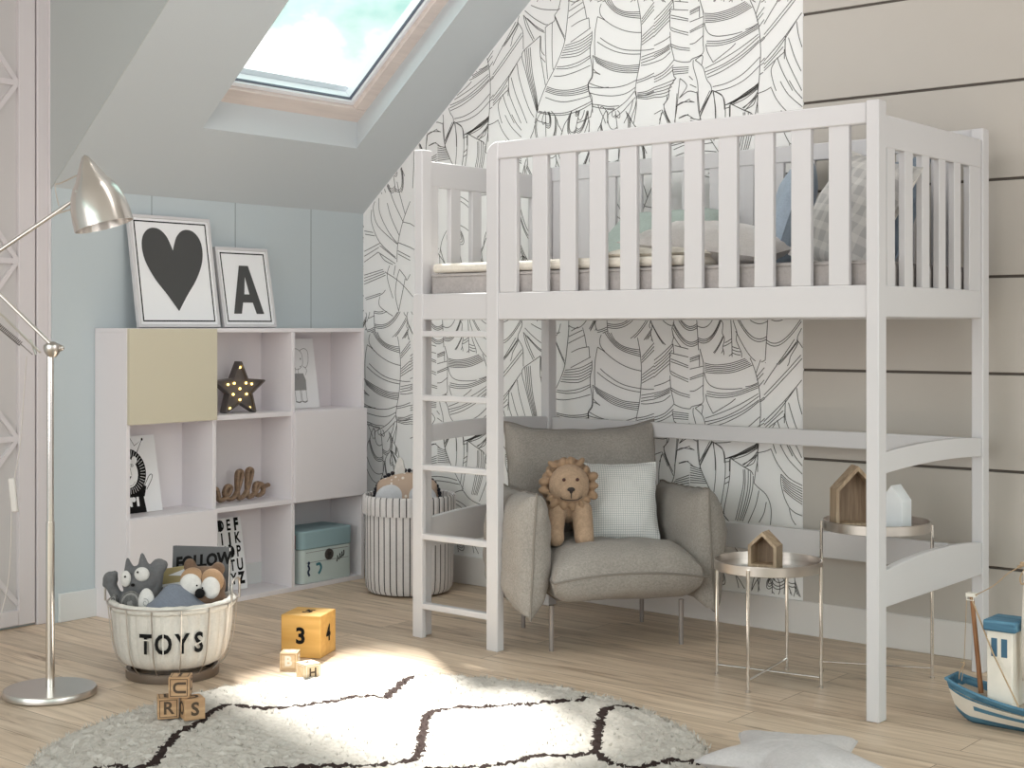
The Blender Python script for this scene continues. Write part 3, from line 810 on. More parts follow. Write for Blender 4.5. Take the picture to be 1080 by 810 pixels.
pillow('cushion', 'sage green cushion lying against the rear railing of the loft bed', 'cushion', .56, .40, .15, M_green, (2.16, -.37, 1.635), (RAD(38), 0, 0), 11, 'cushions on the loft bed')
pillow('pillow', 'pale grey bed pillow lying on the loft mattress in front of the sage cushion', 'pillow', .62, .44, .15, M_lilac, (2.60, -.62, 1.596), (RAD(9), RAD(7), RAD(4)), 12)
pillow('cushion', 'powder blue cushion standing upright at the right end of the loft bed', 'cushion', .44, .46, .15, M_blue, (2.80, -.40, 1.70), (RAD(72), RAD(0), RAD(-62)), 13, 'cushions on the loft bed')
pillow('cushion', 'slate blue cushion leaning behind the grey tweed plaid cushion on the loft bed', 'cushion', .42, .42, .13, M_slate, (3.20, -.40, 1.70), (RAD(70), RAD(0), RAD(-40)), 14, 'cushions on the loft bed')
pillow('cushion', 'grey tweed plaid cushion leaning at the front right corner of the loft bed', 'cushion', .44, .44, .15, M_plaid, (3.22, -.72, 1.675), (RAD(62), RAD(14), RAD(-30)), 15, 'cushions on the loft bed')
# ================================================================== BOOKCASE
BX0, BX1 = .052, .283
YA, YB1 = -1.655, -.223
case = thing('bookcase', 'white low bookcase with nine compartments and three doors under the sloped ceiling', 'bookcase', (.16, -.94, 0), 0)
t_ = .02
cy = [YA, YA + (YB1 - YA) / 3, YA + 2 * (YB1 - YA) / 3, YB1]
zr = [.012, .435, .858, 1.27]
def cp(name, x0, x1, y0, y1, z0, z1, m=M_white2, parent=None, label=None, bevel=.0015):
    return bobj(name, (x0, x1, y0, y1, z0, z1), m, parent or case, True, bevel, label=label)
cp('side_panel', BX0, BX1, YA, YA + t_, 0, 1.25); cp('side_panel', BX0, BX1, YB1 - t_, YB1, 0, 1.25)
cp('top_panel', BX0, BX1, YA, YB1, 1.25, 1.27)
cp('bottom_panel', BX0, BX1, YA + t_, YB1 - t_, .0, .022)
cp('back_panel', BX0, BX0 + .008, YA + t_, YB1 - t_, .022, 1.25)
for y in cy[1:3]: cp('divider', BX0 + .008, BX1, y - .01, y + .01, .022, 1.25)
for i in range(3):
    a = cy[i] + (t_ if i == 0 else .01); b = cy[i + 1] - (t_ if i == 2 else .01)
    for z in zr[1:3]: cp('shelf', BX0 + .008, BX1 - .001, a, b, z - .011, z + .011)
M_beige = mat('beige door lacquer', rgb(205, 197, 176), .5, spec=.35)
cp('door', BX1 + .001, BX1 + .019, cy[0] + .004, cy[1] + .002, zr[2] - .006, 1.268, M_beige, label='beige door')
cp('door', BX1 + .001, BX1 + .019, cy[0] + .004, cy[1] + .002, .004, zr[1] + .008)
cp('door', BX1 + .001, BX1 + .019, cy[2] - .002, YB1 + .002, zr[1] - .006, zr[2] + .008)

# ---- framed prints leaning on the wall on top of the bookcase
def framed(name, label, w, h, yc, xb, xt, content):
    lean = math.asin((xb - xt) / h)
    root = thing(name, label, 'picture', (xb, yc, 1.2712), EAST, 'framed prints on the bookcase')
    # tilted holder: parts are given in (u, v, out) of the print
    cl, sl = math.cos(lean), math.sin(lean)
    def f(u, v, d): return (u, sl * v - d * cl, cl * v + d * sl)
    fr = .014; dep = .022
    def fb(bm, u0, u1, v0, v1, d0, d1, mi=0):
        vs = [bm.verts.new(f(u, v, d)) for u in (u0, u1) for v in (v0, v1) for d in (d0, d1)]
        for q in ((0, 1, 3, 2), (4, 6, 7, 5), (0, 4, 5, 1), (2, 3, 7, 6), (0, 2, 6, 4), (1, 5, 7, 3)): bm.faces.new([vs[i] for i in q]).material_index = mi
    bm = bmesh.new()
    fb(bm, -w / 2, w / 2, 0, fr, 0, dep); fb(bm, -w / 2, w / 2, h - fr, h, 0, dep)
    fb(bm, -w / 2, -w / 2 + fr, fr, h - fr, 0, dep); fb(bm, w / 2 - fr, w / 2, fr, h - fr, 0, dep)
    obj('frame', bm, M_white, root, bevel=.0015)
    bm = bmesh.new(); fb(bm, -w / 2 + fr, w / 2 - fr, fr, h - fr, .001, dep - .005); pr_ = obj('print', bm, M_print, root)
    D0 = dep - .0042
    bm = bmesh.new(); b = .006; i0 = fr + .012
    for u0, u1, v0, v1 in ((-w/2+i0, w/2-i0, i0, i0+b), (-w/2+i0, w/2-i0, h-i0-b, h-i0), (-w/2+i0, -w/2+i0+b, i0, h-i0), (w/2-i0-b, w/2-i0, i0, h-i0)):
        flat(bm, [(u0, v0), (u1, v0), (u1, v1), (u0, v1)], lambda u, v: f(u, v, D0 + .0004))
    obj('border_line', bm, M_black, pr_)
    bm = bmesh.new(); content(bm, lambda u, v: f(u, v, D0 + .0006)); obj('motif', bm, M_char, pr_)
def heart(bm, f):
    def H(s): return [(s * x, s * y) for x, y in right]
    # right half outline of the heart in its own units: lobe, flank, tip
    right = smooth_path([(0, .265, 0), (.03, .335, 0), (.075, .372, 0), (.13, .372, 0), (.172, .335, 0), (.186, .275, 0), (.172, .20, 0), (.125, .115, 0), (.062, .038, 0), (0, -.045, 0)], 6)
    pts = [(p.x, p.y) for p in right]
    poly = pts + [(-x, y) for x, y in pts[1:-1]][::-1]
    s = .455 / .5
    flat(bm, [(x * s, y * s + .115) for x, y in poly], f)
framed('framed_print', 'larger framed print of a dark heart leaning on top of the bookcase', .455, .515, -1.285, .16, .075, heart)
def letter_a(bm, f):
    W, Hh, s = .185, .235, .047
    b = .065
    flat(bm, [(-W / 2, b), (-W / 2 + s, b), (-W / 2 + s + .016, b + .055), (-W / 2 + s + .03, b + .095), (.0, b + Hh - .055), (-.012, b + Hh), (-.028, b + Hh)], f)
    flat(bm, [(W / 2, b), (.028, b + Hh), (-.012, b + Hh), (.0, b + Hh - .055), (W / 2 - s - .03, b + .095), (W / 2 - s - .016, b + .055), (W / 2 - s, b)], f)
    flat(bm, [(-W / 2 + s + .016, b + .055), (W / 2 - s - .016, b + .055), (W / 2 - s - .03, b + .095), (-W / 2 + s + .03, b + .095)], f)
framed('framed_print', 'smaller framed print of a letter A leaning beside the heart print', .322, .388, -.872, .158, .085, letter_a)

# ---- star lamp
def star_pts(R, r, n=5, rot=PI / 2):
    return [((R if k % 2 == 0 else r) * math.cos(rot + k * PI / n), (R if k % 2 == 0 else r) * math.sin(rot + k * PI / n)) for k in range(2 * n)]
sl_ = thing('star_light', 'grey metal star with small glowing bulbs in the top middle compartment', 'lamp', (.17, -.945, .870), EAST + RAD(-12))
M_starmet = mat('weathered grey metal', rgb(104, 97, 94), .55, metal=.5, vary=(30, .15))
R_, r_ = .142, .064
out = star_pts(R_, r_); bz = R_ * math.cos(PI / 5)
# blunt the tips as in folded sheet metal
def blunt(P, k=.10):
    o_ = []
    for i, p in enumerate(P):
        if i % 2 == 0:
            a = P[i - 1]; b = P[(i + 1) % len(P)]
            o_.append((p[0] + (a[0] - p[0]) * k, p[1] + (a[1] - p[1]) * k)); o_.append((p[0] + (b[0] - p[0]) * k, p[1] + (b[1] - p[1]) * k))
        else: o_.append(p)
    return o_
ob_ = blunt(out); inn = blunt(star_pts(R_ - .014, r_ - .008))
zoff = -min(v for u, v in ob_)
bm = bmesh.new()
F_ = lambda u, v, d: (u, d, v + zoff)
n_ = len(ob_)
a = [bm.verts.new(F_(u, v, -.03)) for u, v in ob_]; b = [bm.verts.new(F_(u, v, .03)) for u, v in ob_]
c = [bm.verts.new(F_(u, v, -.03)) for u, v in inn]; d = [bm.verts.new(F_(u, v, -.012)) for u, v in inn]
for i in range(n_):
    j = (i + 1) % n_
    bm.faces.new((a[i], a[j], b[j], b[i])); bm.faces.new((a[i], c[i], c[j], a[j])); bm.faces.new((c[i], d[i], d[j], c[j]))
bm.faces.new(b); bm.faces.new(d[::-1])
obj('star_body', bm, M_starmet, sl_)
M_glow = bpy.data.materials.new('warm bulb'); M_glow.use_nodes = True
q = M_glow.node_tree.nodes['Principled BSDF']; q.inputs['Base Color'].default_value = rgb(255, 225, 150); q.inputs['Emission Color'].default_value = rgb(255, 214, 120); q.inputs['Emission Strength'].default_value = 7
bulbs = [(0, .105), (-.062, .025), (-.030, .030), (.032, .030), (.062, .025), (0, .004), (-.035, -.022), (.035, -.022), (0, -.048), (-.052, -.088), (.052, -.088)]
for u, v in bulbs:
    bm = bmesh.new(); ball(bm, (0, 0, 0), .0058, 10, 7); obj('bulb', bm, M_glow, sl_, loc=(u, -.0175, v + zoff))

# ---- cards standing in the compartments
def card(name, label, w, h, y_right, xb, xt, zb, draw):
    root = thing(name, label, 'poster', (xb, y_right - w / 2, zb), EAST, 'cards standing in the bookcase')
    lean = math.asin((xb - xt) / h); cl, sl2 = math.cos(lean), math.sin(lean)
    def f(u, v, d): return (u, sl2 * v - d * cl, cl * v + d * sl2)
    bm = bmesh.new(); prism(bm, [(-w / 2, 0), (w / 2, 0), (w / 2, h), (-w / 2, h)], f, 0, .006)
    obj('card_sheet', bm, M_print, root)
    draw(root, lambda u, v: f(u, v, .0066), lambda u, v: f(u, v, .0072), w, h)
M_pencil = mat('pencil grey', rgb(130, 128, 128), .9); M_paperwhite = mat('white ink', rgb(238, 238, 238), .8)
def circ(cx_, cy_, rx, ry, n=28, a0=0, a1=2 * PI):
    return [(cx_ + rx * math.cos(a0 + (a1 - a0) * k / n), cy_ + ry * math.sin(a0 + (a1 - a0) * k / n)) for k in range(n + (0 if a1 - a0 > 6.28 else 1))]
def draw_lion(root, f, f2, w, h):
    x0 = w / 2 - .158           # axis of the drawn animal
    bm = bmesh.new()
    flat(bm, circ(x0, .185, .092, .105), f)                                             # mane
    flat(bm, [(x0 - .085, .0), (x0 + .072, .0), (x0 + .062, .095), (x0 - .07, .095)], f)  # jumper
    flat(bm, [(x0 + .03, .075), (x0 + .07, .07), (x0 + .085, .115), (x0 + .06, .125)], f)
    for pts in ([(x0 - .05, .29), (x0 - .045, .335), (x0 - .015, .30), (x0 + .022, .345), (x0 + .045, .30), (x0 + .088, .325), (x0 + .055, .27)],):
        stroke(bm, pts, .0035, f, 1)
    for p in ((x0 - .045, .338), (x0 + .022, .347), (x0 + .09, .327)): flat(bm, circ(*p, .005, .007, 10), f)
    stroke(bm, [(x0 + .07, .11), (x0 + .105, .16), (x0 + .122, .165), (x0 + .118, .145), (x0 + .085, .1)], .003, f, 4)
    obj('ink_drawing', bm, M_black, root)
    bm = bmesh.new()
    flat(bm, circ(x0 - .002, .18, .05, .066), f2); flat(bm, circ(x0 - .04, .235, .014, .018), f2); flat(bm, circ(x0 + .036, .235, .014, .018), f2)
    for k in range(40):
        a = 2 * PI * k / 40; r1, r2 = .062, .088
        stroke(bm, [(x0 + r1 * math.cos(a), .183 + r1 * 1.15 * math.sin(a)), (x0 + r2 * math.cos(a), .185 + r2 * 1.13 * math.sin(a))], .0018, f2, 1)
    text(bm, 'Nº1', .05, lambda u, v: f2(x0 + .002 + u, .048 + v), .004)
    obj('white_drawing', bm, M_paperwhite, root)
    bm = bmesh.new(); f3 = lambda u, v: tuple(Vector(f2(u, v)) + Vector((0, -.0006, 0)))
    flat(bm, [(x0 - .014, .165), (x0 + .012, .165), (x0 - .001, .147)], f3)
    for sx_ in (-1, 1):
        stroke(bm, circ(x0 - .002 + sx_ * .02, .213, .009, .006, 14), .0018, f3, 1, closed=True); flat(bm, circ(x0 - .002 + sx_ * .02, .213, .003, .003, 8), f3)
        stroke(bm, [(x0 + sx_ * .008, .21), (x0 + sx_ * .012, .18), (x0 + sx_ * .013, .166)], .0016, f3)
    stroke(bm, [(x0 - .03, .138), (x0 - .015, .125), (x0, .122), (x0 + .015, .126), (x0 + .028, .14)], .0018, f3)
    obj('face_drawing', bm, M_black, root)
card('art_card', 'card with a crowned lion drawing in the middle left compartment', .262, .345, -1.365, .145, .078, .4465, draw_lion)
def draw_eleph(root, f, f2, w, h):
    x0 = w / 2 - .125
    bm = bmesh.new()
    stroke(bm, [(x0 - .03, .285), (x0, .30), (x0 + .025, .29), (x0 + .04, .27), (x0 + .04, .225), (x0 + .02, .20)], .0025, f)
    stroke(bm, [(x0 + .025, .288), (x0 + .055, .30), (x0 + .08, .285), (x0 + .078, .235), (x0 + .06, .205), (x0 + .04, .21)], .0025, f)
    stroke(bm, [(x0 + .02, .20), (x0 - .005, .195), (x0 - .02, .215), (x0 - .03, .285)], .0022, f); stroke(bm, [(x0 - .012, .205), (x0 - .012, .16), (x0 - .004, .145), (x0 + .004, .16), (x0 + .006, .2)], .0022, f)
    flat(bm, circ(x0 + .028, .248, .004, .005, 10), f); flat(bm, circ(x0 + .022, .21, .0025, .003, 8), f)
    for a in (-.03, .005, .012, .044):
        stroke(bm, [(x0 + a, .095), (x0 + a + .002, .035)], .0025, f)
    stroke(bm, [(x0 - .03, .035), (x0 - .008, .03), (x0 + .008, .035)], .006, f); stroke(bm, [(x0 + .012, .035), (x0 + .03, .03), (x0 + .046, .035)], .006, f)
    stroke(bm, [(x0 + .05, .165), (x0 + .062, .19), (x0 + .05, .205)], .0022, f)
    obj('ink_drawing', bm, M_pencil, root)
    bm = bmesh.new(); flat(bm, [(x0 - .035, .09), (x0 + .048, .09), (x0 + .05, .14), (x0 + .036, .175), (x0 - .02, .175), (x0 - .036, .14)], f); obj('shirt_drawing', bm, mat('grey wash', rgb(150, 150, 150), .9), root)
    bm = bmesh.new(); flat(bm, [(x0 - .035, .27), (x0 - .022, .275), (x0 - .018, .305), (x0 - .034, .31)], f2); flat(bm, [(x0 - .035, .27), (x0 - .022, .275), (x0 - .018, .25), (x0 - .03, .255)], f2); obj('bow_drawing', bm, M_black, root)
card('art_card', 'card with a pencil elephant drawing in the top right compartment', .28, .35, -.395, .135, .080, .870, draw_eleph)
def draw_abc(root, f, f2, w, h):
    rows = ['ABCDEF', 'GHIJK', 'LMNOP', 'QRSTU', 'VWXYZ']   # written in columns of the card
    bm = bmesh.new()
    for i, row in enumerate(rows):
        v = h - .038 - i * .064
        for k, ch in enumerate(row[::-1]):
            u = w / 2 - .032 - k * .046
            text(bm, ch, .072 if (i + k) % 3 else .078, lambda a, b: f(u + a, v + b), .0022 if (i * 3 + k) % 4 else .0045, sx=.72)
    flat(bm, circ(w / 2 - .032 - 2 * .046 - .004, h - .038, .011, .026, 18), f2); flat(bm, circ(w / 2 - .032 - 1 * .046, h - .038 - 2 * .064, .016, .026, 18), f2)
    obj('lettering', bm, M_black, root)
card('alphabet_card', 'card with hand drawn black alphabet letters in the bottom middle compartment', .298, .345, -.862, .135, .078, .0235, draw_abc)

# ---- wooden script word
hl = thing('wooden_word', 'carved brown wooden script word hello in the centre compartment', 'ornament', (.17, -.945, .4465), EAST)
M_wword = wood('brown ash wood', rgb(150, 124, 100), rgb(104, 82, 64), axis=0, scale=12)
def lp(pts): return [(x, 0, z) for x, z in pts]
W_ = [(-.215, .02), (-.185, .05), (-.155, .155), (-.17, .175), (-.182, .14), (-.176, .02), (-.16, .07), (-.138, .085), (-.125, .05), (-.12, .018), (-.095, .02), (-.062, .055), (-.055, .085), (-.075, .09), (-.09, .055), (-.075, .022), (-.045, .02), (-.018, .055), (.008, .15), (-.004, .172), (-.018, .145), (-.014, .03), (.008, .018), (.036, .05), (.066, .155), (.054, .178), (.04, .15), (.042, .03), (.064, .02), (.09, .045), (.108, .085), (.09, .088), (.082, .05), (.102, .02), (.13, .035), (.13, .075), (.11, .088), (.125, .066), (.165, .075)]
pts = smooth_path(lp([(x * 1.06 + .012, z * .83 + .004) for x, z in W_]), 6)
bm = bmesh.new(); tube(bm, pts, .0105, 8)
for v in bm.verts: v.co.y *= 1.5
obj('script', bm, M_wword, hl)

# ---- lidded storage box
sb = thing('storage_box', 'pale blue lidded cardboard storage box in the bottom right compartment', 'box', (.165, -.468, .0235), EAST)
M_lid = mat('dusty blue card', rgb(146, 172, 178), .7); M_boxb = mat('pale blue card', rgb(196, 208, 206), .7)
w2, d2 = .178, .112
def rrect(w, d, r, n=5):
    P = []
    for cx_, cy_, a in ((w - r, d - r, 0), (-w + r, d - r, 90), (-w + r, -d + r, 180), (w - r, -d + r, 270)):
        for k in range(n + 1):
            an = RAD(a + 90 * k / n); P.append((cx_ + r * math.cos(an), cy_ + r * math.sin(an)))
    return P
w2, d2 = .172, .108
bm = bmesh.new(); prism(bm, rrect(w2, d2, .03), lambda u, v, d: (u, v, d), 0, .165); body = obj('box_body', bm, M_boxb, sb, bevel=.002)
bm = bmesh.new(); prism(bm, rrect(w2 + .004, d2 + .004, .033), lambda u, v, d: (u, v, d), .165, .255); obj('lid', bm, M_lid, sb, bevel=.006)
bm = bmesh.new()
for v in (.10, .150): stroke(bm, [(-w2 + .03, v - .0), (-.02, v + .001), (w2 - .03, v)], .0025, lambda a, b: (a, -d2 - .0008, b), 1)
obj('printed_band', bm, M_pencil, body)
bm = bmesh.new(); M90 = Matrix.Rotation(PI / 2, 4, 'X')
lathe(bm, [(0, .004), (.012, .004), (.014, .008), (.026, .006), (.028, 0), (0, 0)], 24, M=Matrix.Translation((.01, -d2 - .001, .128)) @ M90); obj('metal_eyelet', bm, mat('dark metal', rgb(82, 78, 76), .4, metal=.6), body)
bm = bmesh.new(); fb = lambda u, v: (u, -d2 - .0009, v)
for dx in (0, .016, .03, .043): stroke(bm, [(.062 + dx, .085 + dx * .5), (.07 + dx, .1 + dx * .5), (.068 + dx, .115 + dx * .5)], .007, fb, 3)
M_navy = mat('navy print', rgb(30, 42, 72), .8); obj('tag_print', bm, M_black, body); bm = bmesh.new()
stroke(bm, [(-.128, .09), (-.12, .07), (-.128, .055), (-.118, .035)], .012, lambda u, v: (u, -d2 - .0009, v), 3); flat(bm, circ(-.123, .098, .008, .009, 12), fb)
obj('navy_print', bm, M_navy, body)
bm = bmesh.new(); stroke(bm, [(-.075, .085), (-.052, .088), (-.042, .07), (-.05, .05), (-.06, .04)], .013, fb, 4); obj('teal_print', bm, mat('teal print', rgb(62, 120, 130), .8), body)
bm = bmesh.new(); box(bm, -w2 - .006, -w2 - .002, -.07, -.05, .17, .235); obj('red_tab', bm, mat('red tab', rgb(140, 40, 36), .7), sb)
# ================================================================== ARMCHAIR
CHA = math.atan2(.8, .6)
chair = thing('armchair', 'grey linen armchair with puffy cushions and thin legs under the loft bed', 'armchair', (2.0, -.5635, 0), CHA)
def place(bm, rim, M):
    bm.transform(M); return [M @ p for p in rim]
def cush_part(name, w, h, t, M, seed, parent=chair, m=M_grey_fab, p=3.2, e=.5, bow=.03, wr=.016, pipe=True, pts_fn=None, n=30):
    bm, rim = cushion(w, h, t, n, bow, p, e, seed, wr)
    if pts_fn:
        for v in bm.verts: v.co = pts_fn(v.co)
        rim = [pts_fn(q) for q in rim]
    rim = place(bm, rim, M)
    o = obj(name, bm, m, parent)
    if pipe:
        b2 = bmesh.new(); tube(b2, rim, .0042, 6, True); obj('piping', b2, M_pipe, o)
    return o
# seat: fat slab, seam along mid height
def seat_bulge(p):
    q = p.copy(); q.z += .03 * (1 - (p.x / .33) ** 2) * (.4 + .6 * max(0, -p.y / .3))
    return q
cush_part('seat', .62, .60, .235, Matrix.Translation((.018, -.085, .288)), 21, p=5, e=.42, wr=.014, pts_fn=seat_bulge)
# backrest: tall pillow leaning back, corners standing up
def back_ears(p):
    q = p.copy()
    if p.y > 0: q.y += .03 * (abs(p.x) / .33) ** 3 * (p.y / .23) - .012
    return q
MB_ = Matrix.Translation((-.005, .205, .605)) @ Matrix.Rotation(RAD(80), 4, 'X')
cush_part('backrest', .67, .50, .20, MB_, 22, p=4, e=.42, wr=.018, pts_fn=back_ears)
# arms: upright pillows, seam plane vertical front to back
for sx_, sd in ((-1, 23), (1, 24)):
    def arm_shape(p, s=sx_):
        q = p.copy(); k = (-p.x / .3)          # towards the front
        if p.y > 0: q.y += .012 * k
        else: q.y -= .03 * max(0, k) ** 3
        return q
    MA = Matrix.Translation((sx_ * .365 + .004, -.045, .395)) @ Matrix.Rotation(RAD(-3 * sx_), 4, 'Y') @ Matrix(((0, 0, 1, 0), (1, 0, 0, 0), (0, 1, 0, 0), (0, 0, 0, 1)))
    cush_part('armrest', .58, .45, .205, MA, sd, p=3.4, e=.46, wr=.02, pts_fn=arm_shape)
bm = bmesh.new(); box(bm, -.24, .25, -.22, .22, .19, .215); obj('seat_frame', bm, M_pipe, chair, bevel=.01)
for x, y in ((-.264, -.235), (.276, -.235), (-.264, .221), (.264, .221)):
    bm = bmesh.new(); tube(bm, [(x, y, 0), (x, y, .18)], [.009, .011], 12); obj('leg', bm, M_leg, chair)

def chair_pt(x, y, z):
    v = Matrix.Rotation(CHA, 4, 'Z') @ Vector((x, y, z)); return (2.0 + v.x, -.5635 + v.y, z)
# white checked cushion on the chair
def check_mat():
    m = bpy.data.materials.new('white windowpane check'); m.use_nodes = True
    t = NT(m); b = t.n['Principled BSDF']; b.inputs['Roughness'].default_value = .9; b.inputs['Specular IOR Level'].default_value = .2
    tc = t.add('ShaderNodeTexCoord'); mp = t.add('ShaderNodeMapping'); mp.inputs['Location'].default_value = (.5, .5, 0)
    t.link(tc.outputs['Object'], mp.inputs['Vector'])
    br = t.add('ShaderNodeTexBrick'); br.offset = 0; br.inputs['Scale'].default_value = 1
    br.inputs['Brick Width'].default_value = .009; br.inputs['Row Height'].default_value = .009; br.inputs['Mortar Size'].default_value = .0011; br.inputs['Mortar Smooth'].default_value = .2
    br.inputs['Color1'].default_value = rgb(226, 225, 222); br.inputs['Color2'].default_value = rgb(226, 225, 222); br.inputs['Mortar'].default_value = rgb(178, 180, 182)
    t.link(mp.outputs['Vector'], br.inputs['Vector']); t.link(br.outputs['Color'], b.inputs['Base Color'])
    return m
P = chair_pt(.075, -.03, .555)
pillow('throw_pillow', 'white checked throw pillow propped on the grey armchair beside the toy lion', 'pillow', .335, .33, .11, check_mat(), P, (RAD(72), 0, CHA + RAD(-10)), 31, None, .01, 2.4, .6, .07)

# toy lion standing on the seat
def fur_cloth(name, c, sc=180): return fabric(name, c, sc, .16)
M_lion = fur_cloth('tan toy cloth', rgb(166, 141, 118)); M_mane = fur_cloth('tan mane cloth', rgb(152, 126, 102), 90)
M_dark = mat('dark thread', rgb(38, 28, 26), .7); M_eye = mat('brown glass eye', rgb(62, 24, 20), .15)
P = chair_pt(-.165, -.14, .408)
lion = thing('toy_lion', 'tan plush lion toy standing on the seat of the grey armchair', 'toy', P, FACE + RAD(4))
bm = blob([((0, .09, .135), (.066, .10, .066)), ((0, 0, .232), (.083, .062, .085)), ((0, -.038, .205), (.05, .035, .038)), ((0, .03, .17), (.055, .06, .06)),
           (((.05, -.005, .13), .044), ((.056, -.03, .05), .041), ((.056, -.042, .028), .041)),
           (((-.05, -.005, .13), .040), ((-.058, -.02, .05), .036), ((-.058, -.032, .026), .037)),
           (((.05, .14, .11), .045), ((.062, .13, .035), .036)), (((-.05, .14, .11), .045), ((-.062, .13, .035), .036)),
           (((0, .18, .15), .016), ((.03, .24, .12), .013), ((.06, .24, .08), .013), ((.07, .24, .06), .022))], .0055, 8)
body = obj('body', bm, M_lion, lion)
bm = bmesh.new()
N = 17
for k in range(N):
    a = 2 * PI * k / N; rr = .096 + .010 * math.sin(k * 2.4)
    x, z = rr * math.cos(a), .228 + rr * 1.0 * math.sin(a)
    if z < .19: z = .19 - (.19 - z) * .62
    ball(bm, (x, .012 - (.040 if z < .172 else (.018 if z < .19 else 0)), z), (.026, .020, .0155 + .003 * math.sin(k * 1.7)), 10, 7, Matrix.Rotation(-a + .35 * math.sin(k * 2.9), 4, 'Y'))
for k in range(18):
    a = 2 * PI * k / 18; ball(bm, (.082 * math.cos(a), .045, .228 + .086 * math.sin(a)), (.03, .03, .024), 10, 7, Matrix.Rotation(-a, 4, 'Y'))
bm = bake(bm, [('REMESH', dict(mode='VOXEL', voxel_size=.004)), ('SMOOTH', dict(factor=.5, iterations=1))])
obj('mane', bm, M_mane, lion)
for s in (-1, 1):
    bm = bmesh.new(); ball(bm, (s * .027, -.058, .260), (.0072, .005, .0072), 12, 8); obj('eye', bm, M_eye, lion)
bm = bmesh.new(); ball(bm, (0, -.0735, .2225), (.0155, .007, .009), 14, 8); ball(bm, (0, -.0725, .215), (.007, .006, .009), 10, 8); obj('nose', bm, M_dark, lion)
bm = bmesh.new()
tube(bm, [(0, -.0745, .212), (0, -.0755, .187)], .0016, 6)
tube(bm, smooth_path([(-.042, -.062, .190), (-.03, -.0675, .183), (0, -.0735, .180), (.03, -.0675, .183), (.046, -.060, .193)], 5), .0017, 6)
obj('mouth', bm, M_dark, lion)

# ================================================================== SIDE TABLES
def side_table(label, x, y, h, r, rot):
    root = thing('side_table', label, 'table', (x, y, 0), rot, 'round chrome tray tables under the loft bed')
    bm = bmesh.new()
    lathe(bm, [(0, h - .026), (r - .006, h - .026), (r - .006, h), (r - .002, h), (r, h - .002), (r, h - .034), (r - .004, h - .036), (0, h - .034)], 64)
    obj('tray_top', bm, M_satin, root)
    bm = bmesh.new(); lathe(bm, [(0, h - .0255), (r - .008, h - .0255), (r - .008, h - .0235), (0, h - .0235)], 48); obj('mirror_inlay', bm, M_chrome, root)
    for k in range(4):
        a = PI / 2 * k; c_, s_ = math.cos(a), math.sin(a); rl = r + .004
        bm = bmesh.new(); tube(bm, [(rl * c_, rl * s_, 0), (rl * c_, rl * s_, h - .012)], .0062, 10); leg = obj('leg', bm, M_chrome, root)
        bm = bmesh.new(); lathe(bm, [(0, 0), (.0085, 0), (.0085, .006), (.0062, .008)], 12, (rl * c_, rl * s_, 0)); obj('foot', bm, M_satin, leg)
    for k in range(2):
        a = PI / 2 * k; c_, s_ = math.cos(a) * r, math.sin(a) * r
        bm = bmesh.new(); tube(bm, [(-c_, -s_, .035 + .006 * k), (c_, s_, .035 + .006 * k)], .0042, 8); obj('stretcher', bm, M_chrome, root)
    return root
side_table('lower round chrome tray table nearest the armchair with one little wooden house', 2.925, -.795, .438, .193, RAD(9))
side_table('taller round chrome tray table behind the right bed post with two toy houses', 3.185, -.462, .568, .193, RAD(24))
M_hwood = wood('greyed pine', rgb(186, 164, 138), rgb(140, 118, 96), axis=2, scale=12)
M_hback = wood('house back board', rgb(158, 134, 110), rgb(122, 100, 80), axis=2, scale=12)
def house(name, label, x, y, z, w, hw, hr, d, rot, m, open_=True, wall=.011):
    root = thing(name, label, 'toy house', (x, y, z), rot, 'little toy houses on the tray tables')
    P = [(-w / 2, 0), (w / 2, 0), (w / 2, hw), (0, hr), (-w / 2, hw)]
    f = lambda u, v, dd: (u, dd, v)
    bm = bmesh.new()
    if not open_:
        prism(bm, P, f, -d / 2, d / 2); obj('house_block', bm, m, root, bevel=.002)
    else:
        sl_ = math.hypot(w / 2, hr - hw); k = wall * sl_ / (w / 2)
        I = [(-w / 2 + wall, wall), (w / 2 - wall, wall), (w / 2 - wall, hw - (k - wall * (hr - hw) / (w / 2)) ), (0, hr - k), (-w / 2 + wall, hw - (k - wall * (hr - hw) / (w / 2)))]
        n = 5
        a = [bm.verts.new(f(u, v, -d / 2)) for u, v in P]; b = [bm.verts.new(f(u, v, d / 2)) for u, v in P]
        c = [bm.verts.new(f(u, v, -d / 2)) for u, v in I]; e = [bm.verts.new(f(u, v, d / 2)) for u, v in I]
        for i in range(n):
            j = (i + 1) % n
            bm.faces.new((a[i], a[j], b[j], b[i])); bm.faces.new((c[j], c[i], e[i], e[j])); bm.faces.new((a[j], a[i], c[i], c[j])); bm.faces.new((b[i], b[j], e[j], e[i]))
        obj('house_shell', bm, m, root, bevel=.0012)
        bm = bmesh.new(); prism(bm, I, f, d / 2 - .012, d / 2 - .006); obj('back_board', bm, M_hback, root)
    return root
house('toy_house', 'small open wooden toy house on the lower chrome tray table', 2.925, -.815, .4145, .105, .078, .128, .078, FACE + RAD(-28), M_hwood)
house('toy_house', 'larger open wooden toy house half hidden behind the right bed post', 3.115, -.492, .5445, .165, .135, .222, .082, FACE + RAD(4), M_hwood, wall=.013)
house('toy_house', 'solid white toy house on the right of the taller tray table', 3.262, -.462, .5445, .085, .102, .158, .075, FACE + RAD(-42), mat('white painted block', rgb(226, 228, 230), .6), open_=False)

